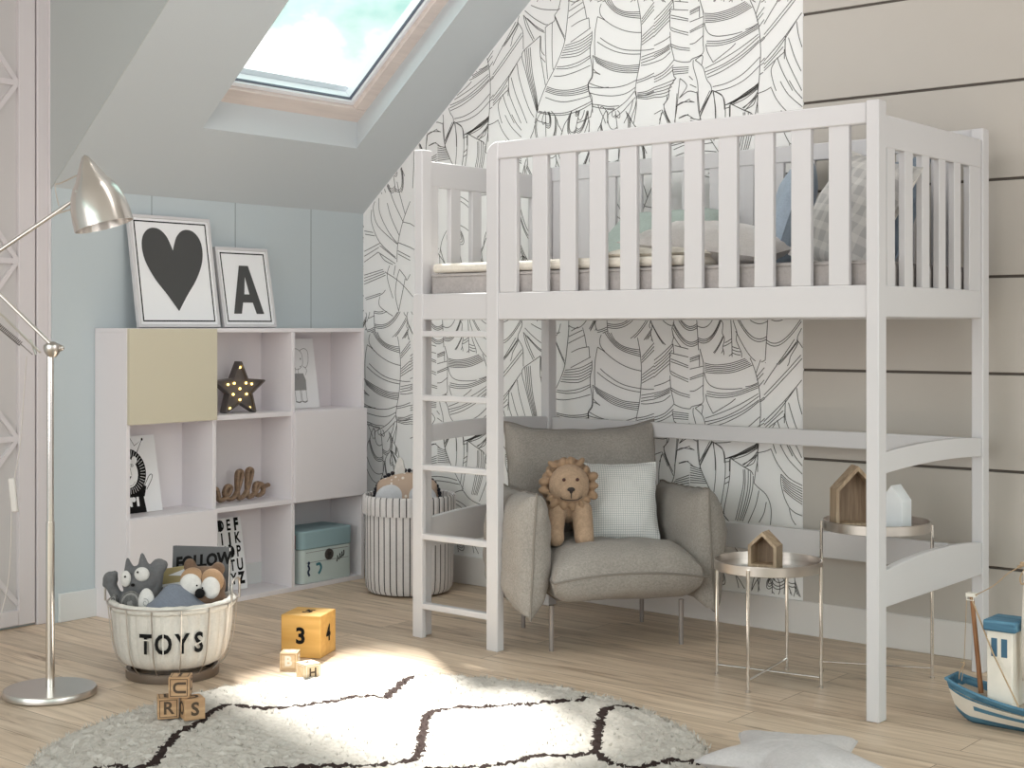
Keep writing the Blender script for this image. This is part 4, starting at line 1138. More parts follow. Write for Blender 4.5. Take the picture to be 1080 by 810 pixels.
# ================================================================== BOAT
boat = thing('model_boat', 'white and blue wooden model fishing boat on the floor at the right edge', 'boat', (3.95, -.86, 0), 0)
M_bw = mat('chalky white paint', rgb(228, 222, 212), .7, vary=(16, .06)); M_bb = wood('weathered blue paint', rgb(96, 142, 166), rgb(52, 96, 124), axis=0, scale=10, rough=.7)
M_deck = wood('boat deck', rgb(206, 194, 178), rgb(176, 162, 144), axis=0, scale=10); M_mast = wood('brown mast wood', rgb(168, 120, 82), rgb(128, 84, 54), axis=2, scale=10)
M_rope = mat('twine', rgb(176, 152, 124), .9, bump=(300, .3)); M_sail = fabric('white sailcloth', rgb(222, 214, 204), 200, .05)
LB = .68
def hull_sec(u):
    """u 0 bow .. 1 stern -> half beam at rim, rim z, keel z"""
    hb = .098 * (math.sin(PI * min(1, .10 + u * .78)) ** .60)
    if u > .8: hb *= 1 - (u - .8) * .9
    rz = .140 - .050 * math.sin(PI * min(1, u * 1.02)) ** .8 + (.02 * (u - .6) if u > .6 else 0)
    kz = .030 * max(0, 1 - u / .10) ** 1.6 + .05 * max(0, (u - .86) / .14) ** 2
    return hb, rz, kz
NS, NR = 30, 9
levels = [0, .06, .22, .42, .62, .72, .86, 1.0]
def hull_x(u, k): return -.312 + LB * u + .022 * (1 - k) * max(0, 1 - u / .12)
bm = bmesh.new(); rows = []
for i in range(NS + 1):
    u = i / NS; hb, rz, kz = hull_sec(u); row = []
    for s in (-1, 1):
        side = []
        for k in levels:
            y = hb * (k ** .42 if k > 0 else 0) * (.55 + .45 * k ** .5); z = kz + (rz - kz) * k
            side.append(bm.verts.new((hull_x(u, k), s * max(y, .003), z)))
        row.append(side)
    rows.append(row)
for i in range(NS):
    for s in (0, 1):
        for j in range(len(levels) - 1):
            q = [rows[i][s][j], rows[i + 1][s][j], rows[i + 1][s][j + 1], rows[i][s][j + 1]]
            f = bm.faces.new(q if s else q[::-1]); f.smooth = True
            f.material_index = 1 if (j < 2 or j >= 5) else 0
    bm.faces.new((rows[i][0][0], rows[i][1][0], rows[i + 1][1][0], rows[i + 1][0][0])).material_index = 1
for i in (0, NS):
    for j in range(len(levels) - 1):
        try: bm.faces.new((rows[i][0][j], rows[i][1][j], rows[i][1][j + 1], rows[i][0][j + 1])).material_index = 1 if (j < 2 or j >= 5) else 0
        except ValueError: pass
obj('hull', bm, [M_bw, M_bb], boat)
bm = bmesh.new(); dk = []
for i in range(1, NS):
    u = i / NS; hb, rz, kz = hull_sec(u); z = rz - .022; dk.append((bm.verts.new((hull_x(u, .86), -hb * .96, z)), bm.verts.new((hull_x(u, .86), hb * .96, z))))
for a, b in zip(dk, dk[1:]): bm.faces.new((a[0], b[0], b[1], a[1]))
obj('deck', bm, M_deck, boat)
bm = bmesh.new(); L_r = []; R_r = []
for i in range(NS + 1):
    u = i / NS; hb, rz, kz = hull_sec(u); L_r.append((hull_x(u, 1), -max(hb, .003), rz)); R_r.append((hull_x(u, 1), max(hb, .003), rz))
tube(bm, L_r + R_r[::-1], .0055, 8, True); obj('rim', bm, M_bb, boat)
# painted blue bar on each flank
for s in (-1, 1):
    bm = bmesh.new(); st = []
    for i in range(0, 17):
        u = .135 + i * .04; hb, rz, kz = hull_sec(u)
        pr2 = []
        for k in (.45, .58):
            y = hb * (k ** .42) * (.55 + .45 * k ** .5) + .0018; pr2.append(bm.verts.new((hull_x(u, k), s * y, kz + (rz - kz) * k)))
        st.append(pr2)
    for a, b in zip(st, st[1:]): bm.faces.new((a[0], b[0], b[1], a[1]))
    obj('flank_stripe', bm, M_bb, boat)
# wheelhouse
hx0, hx1 = -.176, -.094
bm = bmesh.new(); box(bm, hx0, hx1, -.052, .052, .075, .315); wh = obj('wheelhouse', bm, M_bw, boat, bevel=.003)
bm = bmesh.new(); box(bm, hx0 - .010, hx1 + .012, -.062, .062, .315, .350); obj('roof', bm, M_bb, wh, bevel=.006)
M_win = mat('blue window paint', rgb(58, 98, 124), .6)
for x in (hx0 + .014, hx0 + .046):
    bm = bmesh.new(); box(bm, x, x + .019, -.0535, -.051, .235, .293); obj('window', bm, M_win, wh, bevel=.001)
# masts, rigging
bm = bmesh.new(); tube(bm, [(-.215, 0, .10), (-.246, 0, .408)], [.0085, .007], 10); ms = obj('mast', bm, M_mast, boat)
bm = bmesh.new(); box(bm, -.262, -.230, -.012, .012, .405, .417); tube(bm, [(-.257, -.013, .412), (-.257, -.013, .395), (-.235, -.013, .395), (-.235, -.013, .412)], .0022, 6); obj('mast_cap', bm, M_bw, ms, bevel=.002)
bm = bmesh.new(); tube(bm, [(-.058, 0, .075), (-.058, 0, .60)], [.012, .009], 10); obj('mast', bm, M_bw, boat)
bm = bmesh.new()
n_ = 10
g_ = []
for i in range(n_ + 1):
    v = i / n_; row = []
    for j in range(7):
        u = j / 6; wd_ = .024 + .20 * (1 - v) ** .8
        row.append(bm.verts.new((-.074 + wd_ * u, -.018 - .03 * math.sin(PI * u) * (1 - v * .6) - .012 * math.sin(u * 9 + v * 4), .165 + .345 * v)))
    g_.append(row)
for i in range(n_):
    for j in range(6):
        f = bm.faces.new((g_[i][j], g_[i][j + 1], g_[i + 1][j + 1], g_[i + 1][j])); f.smooth = True
o = obj('sail', bm, M_sail, boat); md = o.modifiers.new('s', 'SOLIDIFY'); md.thickness = .003
bm = bmesh.new()
tube(bm, smooth_path([(-.243, -.008, .405), (-.17, -.014, .45), (-.12, -.014, .497), (-.07, -.014, .527)], 4), .0017, 6)
tube(bm, [(-.243, -.010, .402), (-.150, -.066, .245), (-.058, -.095, .098)], .0026, 6)
tube(bm, [(-.258, -.012, .40), (-.262, -.022, .20), (-.268, -.028, .135)], .0013, 6)
for k in range(9):
    a = k * 2.4; ball(bm, (-.066 + .020 * math.cos(a), -.014 + .012 * math.sin(a), .525 + .006 * math.sin(k * 1.3)), (.008, .006, .005), 8, 6)
tube(bm, smooth_path([(-.064, -.03, .515), (-.076, -.035, .49), (-.069, -.04, .47), (-.054, -.038, .485), (-.058, -.03, .51)], 4), .0026, 6)
tube(bm, smooth_path([(-.27, -.03, .195), (-.256, -.03, .193), (-.27, -.034, .17), (-.276, -.03, .14)], 4), .0018, 6)
obj('rigging', bm, M_rope, boat)
# ================================================================== TOY BASKET
TBX, TBY = 1.185, -2.095
tb = thing('toy_basket', 'round white pleated fabric basket lettered TOYS in a wire holder on the floor', 'basket', (TBX, TBY, 0), FACE + RAD(-5))
M_canvas = fabric('off white canvas', rgb(208, 202, 194), 160, .06); M_canvas2 = fabric('off white terry rim', rgb(212, 207, 199), 60, .10)
M_ringm = mat('dark zinc', rgb(128, 116, 106), .4, metal=.7)
prof = [(0, .042), (.10, .042), (.150, .046), (.180, .062), (.196, .09), (.206, .13), (.212, .18), (.215, .235), (.212, .262), (.205, .262), (.203, .20), (.196, .12), (.17, .07), (0, .056)]
NSG = 168
def pleat(th, j):
    return 1 + (.016 * abs(math.cos(th * 14)) ** .7 * 1.6 - .018 if 2 <= j <= 8 else 0) + .004 * math.sin(th * 3 + j)
bm = bmesh.new(); lathe(bm, prof, NSG, mod=pleat); bk = obj('fabric_tub', bm, M_canvas, tb)
bm = bmesh.new()
ring = [(math.cos(2 * PI * k / 56) * (.213 + .003 * noise.noise(Vector((k * .7, 0, 0)))), math.sin(2 * PI * k / 56) * .213, .268 + .004 * noise.noise(Vector((k * .5, 3, 0)))) for k in range(56)]
tube(bm, ring, [.017 + .003 * noise.noise(Vector((k * .9, 7, 0))) for k in range(56)], 10, True); obj('rim_roll', bm, M_canvas2, tb)
bm = bmesh.new(); lathe(bm, [(.150, 0), (.166, 0), (.168, .004), (.168, .030), (.164, .034), (.150, .034), (.150, 0)], 56); obj('base_ring', bm, M_ringm, tb)
for k in range(14):
    a = 2 * PI * (k + .5) / 14
    bm = bmesh.new(); pts = [(.165, .03), (.192, .06), (.211, .10), (.221, .16), (.229, .235), (.233, .275)]
    tube(bm, smooth_path([(r * math.cos(a), r * math.sin(a), z) for r, z in pts], 4), .0022, 6); obj('wire', bm, M_satin, tb)
bm = bmesh.new(); tube(bm, [(.2335 * math.cos(2 * PI * k / 60), .2335 * math.sin(2 * PI * k / 60), .275) for k in range(60)], .003, 6, True); obj('wire_hoop', bm, M_satin, tb)
for s in (-1, 1):
    bm = bmesh.new()
    pts = [(s * .236, y, z) for y, z in ((-.05, .275), (-.05, .33), (-.03, .352), (.03, .352), (.05, .33), (.05, .275))]
    tube(bm, smooth_path(pts, 5), .0045, 8); obj('handle', bm, M_satin, tb)
# stencilled word on the front, bent round the tub
bm = bmesh.new()
def bend(u, v):
    a = -PI / 2 + u / .216; z = .150 + v
    rr = .2165 + .012 * (z - .15)
    return (rr * math.cos(a) * 1.0, rr * math.sin(a), z)
for ch, u0 in (('T', -.028), ('O', .036), ('Y', .102), ('S', .162)):
    text(bm, ch, .098, lambda a, b, u0=u0: bend(u0 + a, b), .0026, sx=.78)
lt = obj('lettering', bm, M_black, bk)
bm = bmesh.new()
def b2(u, v):
    p = Vector(bend(u, v)); q = Vector((p.x, p.y, 0)).normalized() * .0012; return tuple(p + q)
for u0, u1 in ((.034, .038),):
    flat(bm, [(u0, -.045), (u1, -.045), (u1, .045), (u0, .045)], b2)
flat(bm, [(-.044, .016), (-.010, .016), (-.010, .021), (-.044, .021)], b2); flat(bm, [(.140, -.010), (.184, .006), (.184, .011), (.140, -.005)], b2)
obj('stencil_bridge', bm, M_canvas, bk)

def tbp(x, y, z):     # point from the basket centre: x right of view, y away from the viewer
    p = Vector((TBX, TBY, 0)) + VR * x + VF * y; return (p.x, p.y, z)
# dark book and kraft book standing at the back
def book(label, x, y, z, w, h, t, rot, tilt, m, draw, group='books in the toy basket'):
    root = thing('picture_book', label, 'book', tbp(x, y, z), FACE + rot, group)
    root.rotation_euler = (tilt[0], tilt[1], FACE + rot)
    bm = bmesh.new(); box(bm, -w / 2, w / 2, 0, .003, 0, h); box(bm, -w / 2, w / 2, t - .003, t, 0, h); box(bm, -w / 2, -w / 2 + .003, .003, t - .003, 0, h)
    cov = obj('cover', bm, m, root, bevel=.0008)
    bm = bmesh.new(); box(bm, -w / 2 + .003, w / 2 - .003, .003, t - .003, .004, h - .004); obj('pages', bm, M_print, root)
    bm = bmesh.new(); draw(bm, lambda u, v: (u, -.0008, v)); obj('lettering', bm, M_black, cov)
    return cov
M_slateb = mat('slate grey cover', rgb(92, 92, 94), .7); M_kraft = mat('kraft cover', rgb(178, 162, 118), .8)
def dr1(bm, f):
    text(bm, 'FOLLOW', .062, lambda u, v: f(u * .9 + .012, v + .208 + u * .12), .003, sx=.95); text(bm, 'THE', .066, lambda u, v: f(u * .9 + .03, v + .150 + u * .12), .003)
book('slate grey book with scrawled black title at the back of the toy basket', .07, .118, .185, .225, .262, .022, RAD(-10), (RAD(-5), RAD(0)), M_slateb, dr1)
def dr2(bm, f):
    text(bm, 'WOODEN', .034, lambda u, v: f(u, v + .142), .0016, sx=.8); text(bm, 'US OF', .03, lambda u, v: f(u, v + .108), .0012, sx=.8)
cv = book('kraft brown book with white label between the plush toys', .006, .052, .158, .13, .222, .016, RAD(4), (RAD(-4), RAD(-8)), M_kraft, dr2)
bm = bmesh.new(); f = lambda u, v: (u, -.0004, v)
flat(bm, [(-.062, .092), (.062, .092), (.062, .166), (-.062, .166)], f); flat(bm, [(-.01, .196), (.065, .214), (.062, .184)], f); obj('label_patch', bm, M_print, cv)

# grey wolf-like plush
M_gwolf = fabric('grey felt', rgb(104, 104, 106), 200, .1); M_wfelt = fabric('white felt', rgb(214, 211, 208), 200, .06); M_speck = plaid_mat('black and white print', rgb(28, 28, 30), rgb(150, 148, 146), 60)
wolf = thing('plush_toy', 'grey plush animal with pointed ears and raised paws on the left of the toy basket', 'toy', tbp(-.112, -.02, .200), FACE, 'plush toys in the toy basket'); wolf.scale = (.84, 1, .96)
bm = blob([((.0, .0, .15), (.082, .052, .062), Matrix.Rotation(RAD(-14), 4, 'Y')), ((0, .005, .06), (.09, .06, .10)),
           (((-.075, 0, .06), .028), ((-.105, -.01, .10), .024), ((-.125, -.012, .135), .024)), ((-.128, -.012, .16), (.034, .022, .03)), ((-.148, -.012, .142), (.016, .016, .016)), ((-.110, -.012, .178), (.015, .016, .015)),
           (((.055, .01, .10), .032), ((.066, .01, .15), .028), ((.072, .01, .19), .028)), ((.076, .01, .205), (.036, .026, .030)), ((.050, .01, .20), (.018, .018, .018)), ((.098, .01, .21), (.018, .018, .018)),
           (((-.048, 0, .18), .026), ((-.058, 0, .235), .007)), (((.012, 0, .20), .026), ((.006, 0, .25), .009))], .0055, 5)
wb = obj('body', bm, M_gwolf, wolf)
for x, z, rx, rz in ((-.050, .168, .023, .031), (.020, .185, .033, .027)):
    bm = bmesh.new(); ball(bm, (x, -.050, z), (rx, .014, rz), 20, 12); e_ = obj('eye_patch', bm, M_wfelt, wolf)
    bm = bmesh.new(); ball(bm, (x + (.002 if x < 0 else -.014), -.0645, z + .01), .0042, 10, 7); obj('pupil', bm, M_black, e_)
bm = bmesh.new(); ball(bm, (-.018, -.055, .145), (.008, .008, .006), 12, 8); obj('nose', bm, M_black, wolf)
bm = bmesh.new(); ball(bm, (-.028, -.053, .075), (.046, .012, .05), 18, 12, Matrix.Rotation(RAD(30), 4, 'Y')); obj('printed_belly', bm, M_speck, wolf)
bm = bmesh.new(); ball(bm, (.042, -.058, .078), (.036, .016, .056), 20, 12); wg = obj('white_wing', bm, M_wfelt, wolf)
bm = bmesh.new(); tube(bm, [(.042 + (.003 + .0009 * k) * math.cos(k * .55), -.0745, .082 + (.003 + .0009 * k) * math.sin(k * .55)) for k in range(16)], .0009, 5); obj('stitching', bm, M_pencil, wg)
bm = bmesh.new(); ball(bm, (-.105, -.03, .082), (.016, .02, .026), 12, 8); obj('striped_paw', bm, M_speck, wolf)
# brown plush with large eyes
M_bbear = fabric('brown felt', rgb(112, 90, 74), 200, .1); M_btan = fabric('tan felt', rgb(170, 138, 108), 200, .08)
bear = thing('plush_toy', 'brown plush animal with huge white eyes in the toy basket', 'toy', tbp(.112, .010, .198), FACE, 'plush toys in the toy basket')
bm = blob([((.0, .0, .125), (.082, .058, .072)), ((0, .01, .05), (.09, .06, .08)), ((-.052, .005, .195), (.024, .018, .03)), ((.052, .005, .185), (.026, .018, .026)), ((0, -.02, .09), (.085, .05, .045))], .0055, 5)
obj('body', bm, M_bbear, bear)
bm = bmesh.new(); ball(bm, (-.034, -.030, .15), (.046, .034, .046), 20, 12); ball(bm, (.036, -.03, .146), (.044, .034, .046), 20, 12); obj('brow', bm, M_btan, bear)
for x, z, rx, rz in ((-.036, .135, .041, .043), (.037, .126, .034, .042)):
    bm = bmesh.new(); ball(bm, (x, -.055, z), (rx, .022, rz), 22, 14); e_ = obj('eye_patch', bm, M_wfelt, bear)
    bm = bmesh.new(); ball(bm, (x * .28, -.071, z + .002), .0035, 10, 7); obj('pupil', bm, M_black, e_)
bm = bmesh.new(); ball(bm, (.003, -.080, .110), (.018, .012, .018), 16, 10); obj('nose', bm, M_black, bear)
# slate blanket slumped between the toys
M_blank = fabric('slate blue jersey', rgb(118, 124, 136), 200, .08)
bm = bmesh.new(); G = {}
for i in range(31):
    for j in range(15):
        u = i / 30; v = j / 14
        x = -.07 + .27 * u; y = -.168 + .11 * v + .09 * max(0, u - .55)
        top_ = .345 * math.exp(-((u - .05) / .33) ** 2) + .022 * math.cos(u * 5)
        z = .258 + (.090 * math.exp(-((u - .26) / (.20 if u < .26 else .34)) ** 2)) * (v ** .8) + .012 * math.sin(u * 9 + v * 3) * v - .012 * (1 - v)
        rmax = .195
        rr = math.hypot(x, y)
        if rr > rmax: x *= rmax / rr; y *= rmax / rr
        p = tbp(x, y, z); G[i, j] = bm.verts.new(p)
for i in range(30):
    for j in range(14):
        f = bm.faces.new((G[i, j], G[i + 1, j], G[i + 1, j + 1], G[i, j + 1])); f.smooth = True
bl = obj('blanket', bm, M_blank); md = bl.modifiers.new('s', 'SOLIDIFY'); md.thickness = .012
tag(bl, 'slate blue soft blanket slumped across the front of the toy basket', 'blanket')

# ================================================================== STRIPED LAUNDRY BASKET
SBX, SBY = .700, -.330
st = thing('storage_basket', 'tall white fabric basket with thin black stripes beside the bookcase', 'basket', (SBX, SBY, 0), FACE)
M_sw = fabric('white striped cotton', rgb(216, 212, 212), 180, .05); M_sb = fabric('black stripe', rgb(52, 48, 52), 180, .05)
NSt = 42
def stripes(ph):
    return lambda k, j: 1 if (k + ph) % 6 == 0 else 0
prof = [(0, .004), (.17, .004), (.196, .010), (.208, .03), (.212, .08), (.213, .25), (.214, .40), (.214, .47)]
bm = bmesh.new(); lathe(bm, prof, NSt * 6, mif=stripes(0), mod=lambda th, j: 1 + (.006 * math.cos(th * NSt) if j > 1 else 0)); obj('tub', bm, [M_sw, M_sb], st)
prof = [(.217, .385), (.223, .382), (.224, .42), (.223, .462), (.216, .472), (.206, .468), (.202, .40), (.200, .30), (0, .28)]
bm = bmesh.new(); lathe(bm, prof, NSt * 6, mif=stripes(3), mod=lambda th, j: 1 + .009 * math.cos(th * NSt) + .006 * math.sin(th * 5)); obj('folded_cuff', bm, [M_sw, M_sb], st)
def sbp(x, y, z):
    p = Vector((SBX, SBY, 0)) + VR * x + VF * y; return (p.x, p.y, z)
def dots_mat():
    m = bpy.data.materials.new('tan cloth with white dots'); m.use_nodes = True
    t = NT(m); b = t.n['Principled BSDF']; b.inputs['Roughness'].default_value = .9
    tc = t.add('ShaderNodeTexCoord'); vo = t.add('ShaderNodeTexVoronoi'); vo.inputs['Scale'].default_value = 32; t.link(tc.outputs['Object'], vo.inputs['Vector'])
    r = t.add('ShaderNodeMath', operation='LESS_THAN'); r.inputs[1].default_value = .24; t.link(vo.outputs['Distance'], r.inputs[0])
    mx = t.add('ShaderNodeMix', data_type='RGBA'); mx.inputs['A'].default_value = rgb(188, 164, 146); mx.inputs['B'].default_value = rgb(226, 216, 208)
    t.link(r.outputs[0], mx.inputs['Factor']); t.link(mx.outputs['Result'], b.inputs['Base Color'])
    return m
deer = thing('plush_cushion', 'tan dotted animal face cushion with black pompom edge peeking from the striped basket', 'toy', sbp(-.01, .0, .30), FACE + RAD(-4))
bm = blob([((0, .0, .15), (.155, .055, .125)), ((-.09, 0, .20), (.06, .045, .05)), ((.09, 0, .20), (.06, .045, .05)), ((0, 0, .06), (.14, .055, .08))], .007, 5)
obj('body', bm, dots_mat(), deer)
for s in (-1, 1):
    bm = bmesh.new(); ball(bm, (s * .078, -.040, .155), (.072, .028, .062), 22, 14, Matrix.Rotation(RAD(16 * s), 4, 'Y')); ck = obj('cheek_patch', bm, fabric('pale cheek felt', rgb(206, 206, 210), 200, .05), deer)
    bm = bmesh.new(); ball(bm, (s * .085, -.066, .142), (.009, .006, .006), 12, 8); obj('closed_eye', bm, M_black, ck)
    bm = bmesh.new(); G = [((s * .034 + dx), dy, z) for dx, dy, z in ((-.022, 0, .255), (-.028, 0, .29), (-.012, 0, .34), (0, 0, .352), (.016, 0, .33), (.026, 0, .285), (.02, 0, .255))]
    if s < 0:
        prism(bm, [(x, z) for x, y, z in G], lambda u, v, d: (u, d, v), -.012, .008); obj('ear', bm, M_wfelt, deer, bevel=.004)
bm = bmesh.new()
for k in range(30):
    a = RAD(-20 + 220 * k / 29); x, z = .160 * math.cos(a), .15 + .132 * math.sin(a)
    ball(bm, (x, .0, z), .0105, 9, 6)
obj('pompom_trim', bm, fabric('black wool', rgb(40, 38, 44), 160, .1), deer)

# ================================================================== BLOCKS
M_ycube = wood('honey wood', rgb(226, 180, 104), rgb(208, 158, 82), axis=0, scale=5); M_bl = wood('block wood', rgb(196, 160, 122), rgb(168, 130, 94), axis=0, scale=8); M_bl2 = wood('pale block wood', rgb(220, 198, 164), rgb(200, 174, 138), axis=0, scale=8)
M_brown = mat('burnt lettering', rgb(78, 62, 48), .8); M_blkpaint = mat('pale block paint', rgb(226, 222, 212), .6)
def cube(name, label, cx_, cy_, z, s, rot, m, faces, ink, size, frame=None, group=None, off=.004, rot2d=0):
    root = thing(name, label, 'block', (cx_, cy_, z), rot, group)
    bm = bmesh.new(); box(bm, -s / 2, s / 2, -s / 2, s / 2, 0, s); b = obj('block_body', bm, m, root, bevel=s * .022)
    F = {'f': lambda u, v, d=0: (u, -s / 2 - .0006 - d, s / 2 + v), 'r': lambda u, v, d=0: (s / 2 + .0006 + d, u, s / 2 + v), 'l': lambda u, v, d=0: (-s / 2 - .0006 - d, -u, s / 2 + v), 't': lambda u, v, d=0: (u, v, s + .0006 + d)}
    bm = bmesh.new()
    for k, ch in faces.items():
        rr = rot2d if k == 'f' else 0
        c_, s_ = math.cos(rr), math.sin(rr)
        text(bm, ch, size, lambda u, v, k=k: F[k](c_ * u - s_ * v, s_ * u + c_ * v, .0004), off)
    obj('lettering', bm, ink, b)
    if frame:
        bm = bmesh.new(); h = s * .42; w = s * .035
        for k in ('f', 'r', 'l', 't'):
            for u0, u1, v0, v1 in ((-h, h, -h, -h + w), (-h, h, h - w, h), (-h, -h + w, -h, h), (h - w, h, -h, h)):
                flat(bm, [(u0, v0), (u1, v0), (u1, v1), (u0, v1)], F[k])
        obj('border', bm, frame, b)
    return root
def cube_at(px_corner, s, phi):
    """centre of a cube whose near right-front bottom corner is px_corner and whose front is turned by phi from the viewer"""
    e1 = VR * math.cos(phi) - VF * math.sin(phi); e2 = VR * math.sin(phi) + VF * math.cos(phi)
    return Vector(px_corner) - e1 * s / 2 + e2 * s / 2
phi = RAD(14); s = .163
c = cube_at((1.429, -1.587, 0), s, phi)
cube('number_block', 'large honey coloured wooden number block showing a three', c.x, c.y, 0, s, FACE - phi, M_ycube, {'f': '3', 'r': '4', 't': '5'}, M_black, .085, off=.003)
s = .064
c = cube_at((1.497, -1.769, 0), s, RAD(3)); cube('letter_block', 'pale letter block on the floor touching the front of the large number block', c.x, c.y, 0, s, FACE - RAD(3), M_bl2, {'f': 'B', 'r': 'E', 't': 'O'}, M_blkpaint, .05, M_bl, 'small wooden letter blocks', .002)
c = Vector((1.640, -1.842, 0)); cube('letter_block', 'pale letter block with an angled edge in the sunlight at the rug edge', c.x, c.y, 0, s, FACE + RAD(38), M_bl2, {'f': 'H', 'r': 'N', 't': 'K'}, M_brown, .045, M_blkpaint, 'small wooden letter blocks', .001)
RZ = .024
c1 = cube_at((1.768, -2.513, 0), .066, RAD(-16)); cube('letter_block', 'brown letter block with R, bottom left of the small stack', c1.x, c1.y, RZ, .066, FACE + RAD(16), M_bl, {'f': 'R', 'r': 'A', 't': 'B'}, M_brown, .056, M_brown, 'small wooden letter blocks', .0012)
c2 = Vector((1.790, -2.470, 0)) + VR * -.004 - VF * .010; cube('letter_block', 'brown letter block with S, bottom right of the small stack', c2.x, c2.y, RZ, .066, FACE - RAD(-28), M_bl, {'f': 'S', 'l': 'O', 't': 'D'}, M_brown, .058, None, 'small wooden letter blocks', .0018)
c3 = (c1 + c2) / 2 + VF * .006; cube('letter_block', 'brown letter block with sideways U on top of the small stack', c3.x, c3.y, RZ + .067, .066, FACE + RAD(4), M_bl, {'f': 'U', 'r': 'C', 't': 'I'}, M_brown, .056, M_brown, 'small wooden letter blocks', .0015, rot2d=-PI / 2)
# ================================================================== RUG
def floor_pt(px, py, z=0.0):
    d = VF + VR * ((px - 540) / 1520.2) + Vector((0, 0, -(py - 346.1) / 1520.2)); t = (z - CAM.z) / d.z
    p = CAM + d * t
    return Vector((p.x, p.y, 0))
RC = Vector((2.50, -2.37, 0)); RR = .985
rug_lines = [
 [(100,809),(116.7,805),(140,808),(163,801.7),(173,788),(187,772),(210,760),(218,752),(237,742),(260,743),(280,745),(317,742),(353,737),(373,732),(387,732),(407,733)],
 [(433,711),(430,714),(417,725),(407,733)],
 [(250,815),(287,809),(310,808),(337,805),(360,806),(400,804),(437,798),(445,777),(453,750),(490,744),(533,742),(567,739),(600,737),(613,736),(618,733)],
 [(668,744),(655,743),(640,745),(633,757),(630,773),(628,790),(613,793),(587,795),(563,795),(540,802),(500,807),(467,808),(430,812),(300,840),(240,850)],
 [(745,804),(733,802),(710,799),(687,803),(677,808),(660,830),(640,860),(540,880),(420,900)],
 [(628,790),(640,800),(677,808)],
]
segs = []
for L in rug_lines:
    q = [floor_pt(x, y, .025) for x, y in L]
    q = smooth_path([(p.x, p.y, 0) for p in q], 3)
    for a, b in zip(q, q[1:]): segs.append((a, b))
def seg_d(p):
    best = 9
    for a, b in segs:
        ab = b - a; t_ = max(0, min(1, (p - a).dot(ab) / max(ab.dot(ab), 1e-9))); d = (p - a - ab * t_).length
        if d < best: best = d
    return best
def rug_mat(name, c, sc=160):
    m = mat(name, c, .95, spec=.1, bump=(sc, .5), vary=(70, .10)); return m
M_rugw = rug_mat('cream rug pile', rgb(190, 184, 177)); M_rugd = rug_mat('dark rug pile', rgb(52, 42, 40))
rug = thing('rug', 'round cream shaggy rug with dark lattice lines on the wooden floor', 'rug', (RC.x, RC.y, 0), 0)
bm = bmesh.new(); NRr, NA = 116, 420
rings = []
def rim_r(a): return RR * (1 + .016 * noise.noise(Vector((math.cos(a) * 9, math.sin(a) * 9, 2))) + .014 * noise.noise(Vector((math.cos(a) * 26, math.sin(a) * 26, 5))) + .02 * noise.noise(Vector((math.cos(a) * 2, math.sin(a) * 2, 1))))
for i in range(NRr + 1):
    u = (i / NRr) ** .85; row = []
    for k in range(NA):
        a = 2 * PI * k / NA; r = rim_r(a) * u
        x, y = RC.x + r * math.cos(a), RC.y + r * math.sin(a)
        n1 = noise.noise(Vector((x * 55, y * 55, 0))); n2 = noise.noise(Vector((x * 24, y * 24, 4)))
        z = .018 + .009 * n1 + .006 * n2
        if i == NRr: z = .002
        elif i > NRr - 3: z *= .75
        row.append(bm.verts.new((x + .006 * noise.noise(Vector((x * 60, y * 60, 8))), y + .006 * noise.noise(Vector((x * 60, y * 60, 12))), max(.002, z))))
        if i == 0: break
    rings.append(row)
for i in range(NRr):
    A, B = rings[i], rings[i + 1]
    for k in range(NA):
        k2 = (k + 1) % NA
        f = bm.faces.new((A[0], B[k], B[k2]) if i == 0 else (A[k], B[k], B[k2], A[k2]))
        c = f.calc_center_median(); c.z = 0
        w = .0155 + .010 * noise.noise(Vector((c.x * 40, c.y * 40, 3)))
        f.smooth = True
        if c.y > -3.4 and seg_d(c) < w: f.material_index = 1
rng = random.Random(3)
# loose tufts of pile
for k in range(22000):
    a = rng.uniform(0, 2 * PI); u = math.sqrt(rng.uniform(.0, 1)); r = rim_r(a) * u * 1.0
    if k < 1500: r = rim_r(a) * rng.uniform(.975, 1.004)
    x, y = RC.x + r * math.cos(a), RC.y + r * math.sin(a)
    b = rng.uniform(0, 2 * PI); l = rng.uniform(.010, .020); w = rng.uniform(.0018, .0036)
    dx, dy = math.cos(b), math.sin(b)
    z0 = .010; h = rng.uniform(.016, .028)
    vs = [bm.verts.new((x - dy * w, y + dx * w, z0)), bm.verts.new((x + dy * w, y - dx * w, z0)), bm.verts.new((x + dx * l, y + dy * l, h))]
    f = bm.faces.new(vs)
    c = Vector((x + dx * l * .5, y + dy * l * .5, 0))
    if seg_d(c) < .015: f.material_index = 1
obj('pile', bm, [M_rugw, M_rugd], rug, True)

